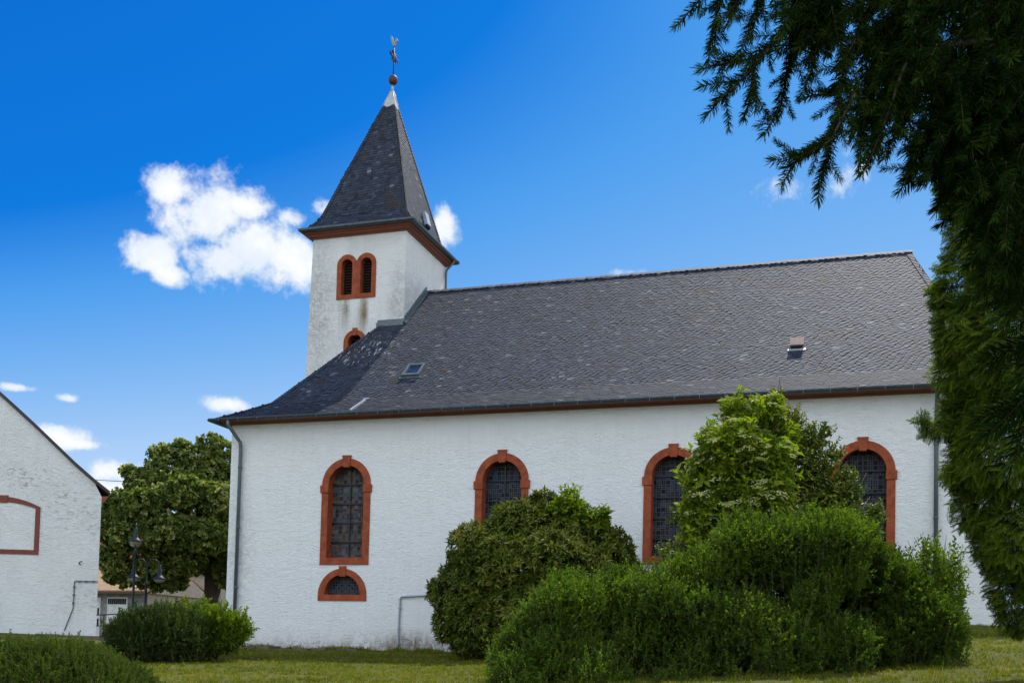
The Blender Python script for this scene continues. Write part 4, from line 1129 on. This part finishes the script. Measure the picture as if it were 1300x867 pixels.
def elderberry():
    D = 23.5; k = D/FPX; c = atD(950, 640, D); g = gbase(c[0], c[1])
    t = plant('elder_bush', g, 'tall yellow-green elder bush with flat cream flower heads before the third church window', 'elder')
    bl = [(tuple(atD(x, y, D+dd)), (r_*k, r_*k*.9, r_*k*s_)) for x, y, r_, s_, dd in ((945, 600, 42, 1.3, 0), (940, 550, 26, .9, -.1), (905, 590, 28, 1, -.3), (965, 530, 26, .8, 0), (930, 570, 32, 1, -.7), (970, 590, 34, 1.1, -.6), (910, 640, 34, 1, -.4), (960, 640, 42, 1, -.6), (893, 668, 26, .9, -.2), (930, 690, 40, 1, -.3), (990, 560, 24, 1, .2), (935, 518, 14, 1, 0), (985, 520, 12, 1.2, 0), (898, 560, 13, 1, 0), (880, 610, 14, 1, -.1), (878, 650, 12, 1, 0))]
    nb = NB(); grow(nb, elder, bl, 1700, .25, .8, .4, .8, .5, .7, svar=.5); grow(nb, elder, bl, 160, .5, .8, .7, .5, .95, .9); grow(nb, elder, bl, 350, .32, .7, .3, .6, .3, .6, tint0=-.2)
    # flower heads face up and outward
    P, O = sample_blobs(bl, 330, .97, .93); ok = (O[:, 2] > -.25); P, O = P[ok], O[ok]; lft = (P-c) @ _r < .75; P, O = P[lft], O[lft]
    R = frames(O*.5+np.array([0, 0, 1.])+rng.normal(0, .2, P.shape), rng.uniform(0, 6, len(P)))
    for i, tm in enumerate([umbel() for _ in range(3)]):
        s_ = np.arange(len(P)) % 3 == i; nb.scatter(tm, P[s_]+O[s_]*.05, R[s_], rng.uniform(.2, .32, s_.sum()))
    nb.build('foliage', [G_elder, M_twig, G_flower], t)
    stems(g, [b_[0] for b_ in bl]+[atD(990, 482, D)], .045, t)
elderberry()
def dark_bush():
    D = 24.2; k = D/FPX; c = atD(1020, 640, D); g = gbase(c[0], c[1])
    t = plant('dark_leaved_bush', g, 'loose dark bush with small glossy leaves between the elder and the fourth church window', 'bush')
    bl = [(tuple(atD(x, y, D+dd)), (r_*k, r_*k*.9, r_*k*s_)) for x, y, r_, s_, dd in ((1010, 590, 36, 1.2, 0), (1000, 540, 22, 1.1, 0), (1030, 560, 20, 1, 0), (1045, 610, 26, 1.1, -.2), (1020, 640, 40, 1.1, 0), (1065, 630, 20, 1, 0), (1055, 660, 34, .9, 0), (1085, 625, 12, 1.2, 0), (1108, 655, 14, 1.2, 0), (985, 505, 9, 1.2, 0), (975, 540, 14, 1, -.8), (985, 600, 18, 1, -.9), (1060, 575, 12, 1.2, 0), (1048, 548, 9, 1, 0), (1072, 605, 12, 1, 0))]
    nb = NB(); grow(nb, holly, bl, 1700, .34, .8, .45, .5, .35, .55); nb.build('foliage', [G_holly, M_twig], t)
    tg = [b_[0] for b_ in bl]+[tuple(atD(x, y, D)) for x, y in ((1075, 585), (1062, 560), (1100, 600), (1105, 630), (990, 478), (1085, 605))]
    stems(g, tg, .025, t, wob=.05)
    # the low twigs reaching across the third window belong to a second clump
    t2 = plant('twiggy_bush', gbase(*atD(868, 700, D)[:2]), 'sparse twigs with few leaves crossing the foot of the third church window', 'bush')
    bl = [(tuple(atD(x, y, D)), (r_*k, r_*k*.8, r_*k*s_)) for x, y, r_, s_ in ((880, 690, 22, 1), (862, 655, 16, .7), (875, 630, 14, 1), (893, 612, 12, 1), (850, 700, 16, .7))]
    nb = NB(); grow(nb, holly, bl, 130, .36, .6, .5, .5, .2, .2); nb.build('foliage', [G_holly, M_twig], t2)
    stems(gbase(*atD(880, 720, D)[:2]), [b_[0] for b_ in bl]+[tuple(atD(842, 648, D)), tuple(atD(835, 690, D))], .012, t2, wob=.05)
dark_bush()
def left_bushes():
    D = 28; k = D/FPX
    c = atD(190, 815, D); t = plant('feathery_shrub', gbase(c[0], c[1]), 'dark green feathery shrub in front of the street lamps, touching a brighter shrub', 'shrub')
    bl = [(tuple(atD(x, y, D+dd)), (r_*k, r_*k*.9, r_*k*s_)) for x, y, r_, s_, dd in ((195, 808, 50, .62, 0), (165, 812, 32, .75, 0), (205, 795, 36, .8, -.2), (225, 808, 36, .75, -.3), (180, 800, 30, .9, -.3), (150, 800, 16, 1, 0), (240, 800, 26, .9, 0))]
    nb = NB(); grow(nb, feather, bl, 2400, .38, .7, .5, .75, .5, .75); grow(nb, feather, bl, 350, .75, .5, 1.0, .3, .8, .8); nb.build('foliage', [G_dark, M_twig], t); stems(gbase(c[0], c[1]), [b_[0] for b_ in bl], .02, t)
    D = 28.8; c = atD(275, 812, D); t = plant('bright_shrub', gbase(c[0], c[1]), 'bright yellow-green spreading shrub at the left corner of the white church', 'shrub')
    bl = [(tuple(atD(x, y, D+dd)), (r_*k, r_*k*.9, r_*k*s_)) for x, y, r_, s_, dd in ((262, 802, 42, .72, 0), (285, 806, 30, .75, 0), (250, 785, 26, .75, 0), (302, 798, 20, .9, 0), (230, 780, 18, .8, .2), (275, 790, 24, .8, -.3))]
    nb = NB(); grow(nb, feather, bl, 2000, .38, .8, .3, .75, .5, .75); grow(nb, feather, bl, 220, .8, .8, .6, .3, .8, .8); nb.build('foliage', [G_lime, M_twig], t); stems(gbase(c[0], c[1]), [b_[0] for b_ in bl], .02, t)
    D = 15.5; k = D/FPX; c = atD(70, 850, D); t = plant('low_hedge', gbase(c[0], c[1]), 'low green hedge in the near lower left corner, below the gabled house', 'hedge')
    bl = [(tuple(atD(x, y, D+dd)), (r_*k, 1.1, r_*k*s_)) for x, y, r_, s_, dd in ((70, 865, 80, .66, 0), (0, 865, 85, .66, 0), (120, 870, 55, .75, 0), (-90, 870, 90, .7, 0), (30, 840, 45, .6, .5), (150, 885, 34, .9, .2), (90, 838, 34, .7, .4), (60, 900, 130, .7, -.4))]
    nb = NB(); grow(nb, feather, bl, 7000, .2, .7, .5, .9, .75, .85); grow(nb, feather, bl, 420, .34, .4, 1.0, .5, .9, .9); grow(nb, feather, bl, 900, .3, .6, .5, .6, .4, .5, tint0=-.15); nb.build('foliage', [G_hedge, M_twig], t); stems(gbase(c[0], c[1]), [b_[0] for b_ in bl], .02, t)
left_bushes()
def linden_tree():
    D = 54; k = D/FPX; c = atD(272, 740, D); g = gbase(c[0], c[1])
    t = plant('linden_tree', g, 'big round-crowned leafy tree with forked trunk between the gabled house and the church', 'tree')
    bl = [(tuple(atD(232, 655, D)), (88*k, 3.2, 62*k))]
    for (x, y, r_, dd) in ((212, 592, 26, 0), (250, 584, 26, 0), (285, 596, 30, 0), (182, 612, 24, 0), (158, 640, 26, 0), (140, 672, 26, 0), (138, 706, 22, 0), (160, 716, 22, -1), (190, 640, 28, -2.4), (236, 625, 28, -2.8), (278, 636, 30, -2.4), (212, 676, 30, -3.0), (262, 680, 30, -2.8), (168, 682, 26, -2.2), (238, 712, 24, -2.0), (198, 720, 22, -1.8), (300, 690, 34, -1), (320, 640, 40, 0), (126, 650, 18, 1), (228, 570, 16, 0), (268, 564, 18, 0), (202, 574, 14, 0), (288, 572, 16, 0), (165, 600, 12, 0), (285, 722, 16, -.6), (178, 736, 14, -1.2), (222, 738, 16, -1.2), (145, 728, 16, -.6), (200, 742, 12, -1.0), (292, 735, 18, -.4), (160, 736, 12, -1)):
        bl.append((tuple(atD(x, y, D+dd)), (r_*k, r_*k*.95, r_*k*.72)))
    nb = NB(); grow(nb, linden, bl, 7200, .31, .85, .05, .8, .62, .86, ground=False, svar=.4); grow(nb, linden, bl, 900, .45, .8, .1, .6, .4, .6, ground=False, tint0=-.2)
    nb.build('crown', [G_linden, M_twig], t)
    mb = MB(); f1 = atD(270, 728, D)
    mb.tube([g-(0, 0, .3), g+(0, 0, .2), f1], [.62, .45, .4], 10)
    for (x, y, r_) in ((225, 660, .2), (255, 620, .24), (290, 640, .26), (310, 690, .2), (190, 690, .14), (240, 690, .18)):
        e = atD(x, y, D-.3); mid = (f1*.55+e*.45)+np.array([0, 0, .25]); mb.tube([f1-(0, 0, .25), mid, e], [r_*1.25, r_, r_*.4], 8)
    mb.build('trunk', M_bark, t)
linden_tree()
def cypress():
    D = 15.5; k = D/FPX; b = atD(1372, 800, D+.6); g = gbase(b[0], b[1])
    t = plant('cypress_tree', g, 'tall green cypress with drooping flat sprays hiding the right end of the church', 'tree')
    bl = [(tuple(atD(1330, 500, D+.3)), (120*k, 1.5, 290*k))]
    for (x, y, r_, s_, dd) in ((1262, 300, 62, 1, 0), (1240, 360, 55, 1, 0), (1232, 420, 48, 1, -.3), (1235, 470, 50, 1, 0), (1230, 530, 42, .9, 0), (1240, 590, 46, 1, -.2), (1255, 640, 48, 1, 0), (1275, 690, 42, 1.1, 0), (1290, 740, 38, 1.2, 0), (1285, 778, 24, .9, .2), (1310, 780, 40, .8, .1), (1268, 752, 18, 1.3, .1), (1290, 560, 70, 1.1, -.8), (1290, 430, 70, 1.1, -.8), (1300, 330, 70, 1.1, -.7), (1310, 670, 55, 1.2, -.7), (1200, 375, 24, .9, 0), (1205, 440, 22, .9, 0), (1190, 548, 22, .5, 0), (1170, 535, 12, .9, 0), (1212, 250, 26, 1, .3), (1250, 230, 60, 1, .3), (1300, 220, 90, 1, .2)):
        bl.append((tuple(atD(x, y, D+dd)), (r_*k, r_*k*.9, r_*k*s_)))
    nb = NB(); ng = lambda P: np.ones(len(P), bool)
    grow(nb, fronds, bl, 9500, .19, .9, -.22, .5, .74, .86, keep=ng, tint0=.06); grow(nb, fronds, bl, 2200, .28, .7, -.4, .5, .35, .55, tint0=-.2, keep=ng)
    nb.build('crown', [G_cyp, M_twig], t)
    mb = MB(); top_ = atD(1350, 120, D+.6)
    mb.tube([g-(0, 0, .3), g+(0, 0, .4), top_], [.26, .2, .05], 10)
    for (x, y, r_, s_, dd) in ((1200, 450, 0, 0, 0), (1170, 540, 0, 0, 0), (1230, 600, 0, 0, 0), (1260, 700, 0, 0, 0), (1225, 360, 0, 0, 0), (1230, 260, 0, 0, 0), (1300, 500, 0, 0, -.6)):
        e = atD(x, y, D+dd); s0 = np.array([g[0], g[1], e[2]+.3]); mb.tube([s0, (s0+e)/2+(0, 0, .15), e], [.05, .035, .01], 6)
    mb.build('trunk', M_bark, t)
cypress()
def spruce():
    D0 = 3.7; b = atD(1660, 760, 5.4); g = gbase(b[0], b[1])
    t = plant('spruce_tree', g, 'dark spruce whose needled branches hang into the upper right corner of the view', 'tree')
    mb = MB(); mb.tube([g-(0, 0, .3), g+(0, 0, .5), g+(0, 0, 5), g+(.1, 0, 9)], [.3, .24, .18, .05], 12); mb.build('trunk', M_bark, t)
    nb = NB(); wood = MB()
    def put(P, D, S_, tint=0.):
        P, D, S_ = np.array(P), np.array(D), np.array(S_); k = rng.integers(0, 3, len(P)); R = frames(D, rng.uniform(0, 6, len(P)))
        for i in range(3):
            s_ = k == i; nb.scatter(needles[i], P[s_], R[s_], S_[s_], tshift=rng.uniform(-.12, .12, s_.sum())+tint)
    def branch(pts, D, r0=.006, side=.10, every=.05, chain=.12, sang=50):
        """branch drawn by picture points at its own distance, clothed with shoots, the last shoot at its tip"""
        W_ = [atD(x, y, D+dd) for x, y, dd in pts]; q = [W_[0]]
        for a, b_ in zip(W_[:-1], W_[1:]):
            n_ = max(1, int(np.linalg.norm(b_-a)/.03)); q += [a+(b_-a)*i/n_ for i in range(1, n_+1)]
        wood.tube(q, [r0*(1-.7*i/len(q)) for i in range(len(q))], 5)
        P, Dd, S_ = [], [], []; acc = 0; n_ = len(q); sg = 1
        for i in range(1, n_):
            d = q[i]-q[i-1]; L_ = np.linalg.norm(d); d = d/L_; acc += L_
            if i % 2 == 0 or i == n_-1: P.append(q[i]-d*chain*.8); Dd.append(d+rng.normal(0, .06, 3)); S_.append(chain)
            if acc > every and side > 0 and i < n_-2:
                acc = 0; sg = -sg; frac = 1-.55*i/n_
                ax = np.cross(d, -_f+rng.normal(0, .35, 3)); ax /= np.linalg.norm(ax); a_ = math.radians(sang+rng.normal(0, 8))
                sd = d*math.cos(a_)+ax*sg*math.sin(a_)+np.array([0, 0, -.12]); P.append(q[i]); Dd.append(sd); S_.append(max(.09, side*frac*rng.uniform(.8, 1.25)))
        put(P, Dd, S_)
    br = [
        ([(925, -50, .1), (895, -8, 0), (878, 12, 0), (864, 27, 0)], .0), ([(938, -50, 0), (912, 10, 0), (904, 40, 0), (897, 70, 0)], .05),
        ([(985, -40, .1), (962, 5, 0), (950, 40, 0), (943, 62, 0)], .06), ([(940, -30, .3), (926, 25, .3)], .0), ([(970, -60, 0), (935, 5, 0), (922, 20, 0)], 0),
        ([(1050, -50, .1), (1012, 18, 0), (975, 62, 0), (945, 77, 0), (899, 84, 0)], .07), ([(975, 62, 0), (957, 85, 0), (930, 112, 0), (902, 136, 0)], .06), ([(957, 85, 0), (955, 115, 0), (947, 146, 0)], .05),
        ([(1035, -40, 0), (1012, 40, 0), (1000, 95, 0), (988, 140, 0), (976, 164, 0)], .055), ([(1070, -40, .1), (1042, 40, 0), (1030, 90, 0), (1020, 112, 0)], .05),
        ([(1130, -30, .2), (1075, 70, 0), (1062, 140, 0), (1050, 200, 0), (1039, 243, 0)], .06), ([(1085, 120, 0), (1055, 178, 0), (1025, 195, 0), (990, 206, 0)], .06), ([(1030, 192, 0), (1008, 208, 0), (998, 226, 0)], .04),
        ([(1075, 110, .1), (1045, 120, 0), (1028, 125, 0)], .05), ([(1130, 60, 0), (1098, 150, 0), (1090, 205, 0)], .055), ([(1150, 80, 0), (1118, 170, 0), (1100, 212, 0)], .055),
        ([(1220, 80, 0), (1175, 180, 0), (1142, 234, 0)], .06), ([(1230, 130, 0), (1195, 200, 0), (1172, 228, 0)], .06), ([(1190, 60, .1), (1150, 140, 0), (1125, 195, 0)], .06),
        ([(1260, 150, 0), (1225, 220, 0), (1205, 262, 0)], .06), ([(1160, 0, 0), (1120, 60, 0), (1100, 130, 0)], .07), ([(1210, -20, .2), (1170, 50, .2), (1150, 110, .2)], .07)]
    for pts, sd in br: branch(pts, D0+random.uniform(-.15, .15), side=sd*2.3 if sd else 0, every=.045, chain=.14)
    # limbs running back to the trunk
    for (x, y, dd, tx, ty) in ((960, -60, 0, 1500, -260), (1060, -45, 0, 1500, -180), (1130, 0, .1, 1560, -60), (1190, 60, .2, 1600, 60), (1250, 130, .3, 1620, 160)):
        e = atD(x, y, D0+dd); mid = atD((x+tx)/2, (y+ty)/2-25, 4.6); s0 = np.array([g[0], g[1], atD(tx, ty, 5.4)[2]]); wood.tube([s0, mid, e], [.05, .03, .007], 7)
    # dense hanging shoots: the body of the branches, then the crown outside the frame
    def mass(n, fx, dmin, dmax, size, thin=1):
        P, Dd, S_ = [], [], []
        while len(P) < n:
            x, y = fx()
            P.append(atD(x, y, random.uniform(dmin, dmax))); dn_ = -_u*random.uniform(.3, 1.1)-_r*random.uniform(-.25, .9)+_f*random.gauss(0, .45)
            Dd.append(dn_); S_.append(size*random.uniform(.7, 1.3))
        put(P, Dd, S_, -.1)
    def edge_y(x):          # lower outline of the dark mass
        return np.interp(x, [960, 1010, 1050, 1080, 1110, 1160, 1200, 1240, 1300, 1400], [-60, -10, 35, 95, 140, 155, 190, 250, 330, 430])
    def inside():
        while True:
            x, y = random.uniform(990, 1330), random.uniform(-80, 330)
            if y < edge_y(x)-10 and (math.sin(x*.05+y*.021)+math.sin(y*.06-x*.023)+random.uniform(-.7, .7)) > -.25-max(0, x-1150)*.012: return x, y
    mass(420, inside, 3.5, 4.6, .17)
    mass(260, inside, 4.4, 5.6, .2)
    def right():
        while True:
            x, y = random.uniform(1195, 1330), random.uniform(60, 420)
            if y < np.interp(x, [1195, 1240, 1300, 1340], [150, 260, 360, 420]): return x, y
    mass(420, right, 3.6, 5.0, .15)
    mass(2200, lambda: (random.uniform(1300, 2300), random.uniform(-900, 500)), 4.0, 6.4, .30)
    mass(1100, lambda: (random.uniform(1000, 1900), random.uniform(-900, -110)), 3.9, 6.2, .30)
    nb.build('foliage', [G_spr, M_twig], t); wood.build('branches', M_bark, t)
spruce()

# ------------------------------------------------------------------ grass
def grass():
    def blade(n, h):
        V, F = [], []
        for i in range(n):
            a = rng.uniform(0, 2*PI); r_ = rng.uniform(0, .09); b = np.array([r_*math.cos(a*3.1), r_*math.sin(a*3.1), -.01]); hh = h*rng.uniform(.5, 1.2)
            l_ = np.array([math.cos(a), math.sin(a), 0])*hh*rng.uniform(.1, .7); s_ = np.array([-math.sin(a), math.cos(a), 0])*.005
            k = len(V); V += [b-s_, b+s_, b+l_*.4+(0, 0, hh*.6)+s_*.7, b+l_+(0, 0, hh)]; F.append([k, k+1, k+2, k+3])
        return np.array(V), np.array(F), np.clip(rng.normal(.5, .2, len(F)), 0, 1), np.zeros(len(F), int)
    nb = NB(); tm = [blade(14, .07) for _ in range(4)]
    n = 26000; X = rng.uniform(-9, 23, n); Y = rng.uniform(-19, -.1, n)
    ok = (X > -9+(-Y-2)*.0) ; X, Y = X[ok], Y[ok]
    P = np.stack([X, Y, gz(X, Y)+.02*np.sin(X*1.7)*np.cos(Y*1.3)-.005], 1); k = rng.integers(0, 4, len(P)); up = np.tile([[1., 0, 0]], (len(P), 1))
    R = frames(up+rng.normal(0, .05, P.shape)*np.array([0, 1, .3])*8*0+0, None); a = rng.uniform(0, 2*PI, len(P)); c, s_ = np.cos(a), np.sin(a); z = np.zeros_like(a); o_ = np.ones_like(a)
    R = np.stack([np.stack([c, -s_, z], 1), np.stack([s_, c, z], 1), np.stack([z, z, o_], 1)], 1)
    pat = np.sin(X*.9+2*np.sin(Y*.7))*np.cos(Y*1.1+X*.3)*.15
    for i in range(4):
        s2 = k == i; nb.scatter(tm[i], P[s2], R[s2], rng.uniform(.6, 1.3, s2.sum()), tshift=rng.uniform(-.2, .2, s2.sum())+pat[s2])
    n = 900; X = rng.uniform(-3.6, 9, n); Y = -np.abs(rng.normal(0, .25, n))-.06; P = np.stack([X, Y, gz(X, Y)], 1); a = rng.uniform(0, 2*PI, n); c, s_ = np.cos(a), np.sin(a); z = np.zeros(n); o_ = np.ones(n)
    R = np.stack([np.stack([c, -s_, z], 1), np.stack([s_, c, z], 1), np.stack([z, z, o_], 1)], 1); nb.scatter(tm[0], P, R, rng.uniform(1.0, 3.2, n)*(.4+.6*(np.sin(X*2.1)+np.sin(X*5.3) > 0)))
    G = leafmat('grass_blade', [(0, (.04, .062, .005)), (.5, (.125, .142, .010)), (.8, (.2, .195, .02)), (1, (.28, .23, .06))], .7, .42)
    o = nb.build('grass', [G]); tag(o, 'short mown lawn grass with drier patches', 'grass', kind='stuff')
    nb = NB(); q = []
    V, F = [], []
    for i in range(5):
        a = i*2*PI/5; V += [(0, 0, .06), (.018*math.cos(a), .018*math.sin(a), .066), (.022*math.cos(a+.6), .022*math.sin(a+.6), .062), (.018*math.cos(a+1.2), .018*math.sin(a+1.2), .066)]; F.append([4*i, 4*i+1, 4*i+2, 4*i+3])
    tmf = (np.array(V), np.array(F), np.full(5, .5), np.zeros(5, int)); n = 260; X = rng.uniform(-7, 4, n); Y = rng.uniform(-7, -2, n); s3 = np.sin(X*2)+np.cos(Y*3) > .1; X, Y = X[s3], Y[s3]
    P = np.stack([X, Y, gz(X, Y)], 1); nb.scatter(tmf, P, np.tile(np.eye(3)[None], (len(P), 1, 1)), rng.uniform(.8, 1.3, len(P)))
    o = nb.build('daisies', [M_white]); tag(o, 'scattered tiny white daisies in the mown grass', 'daisies', kind='stuff')
grass()
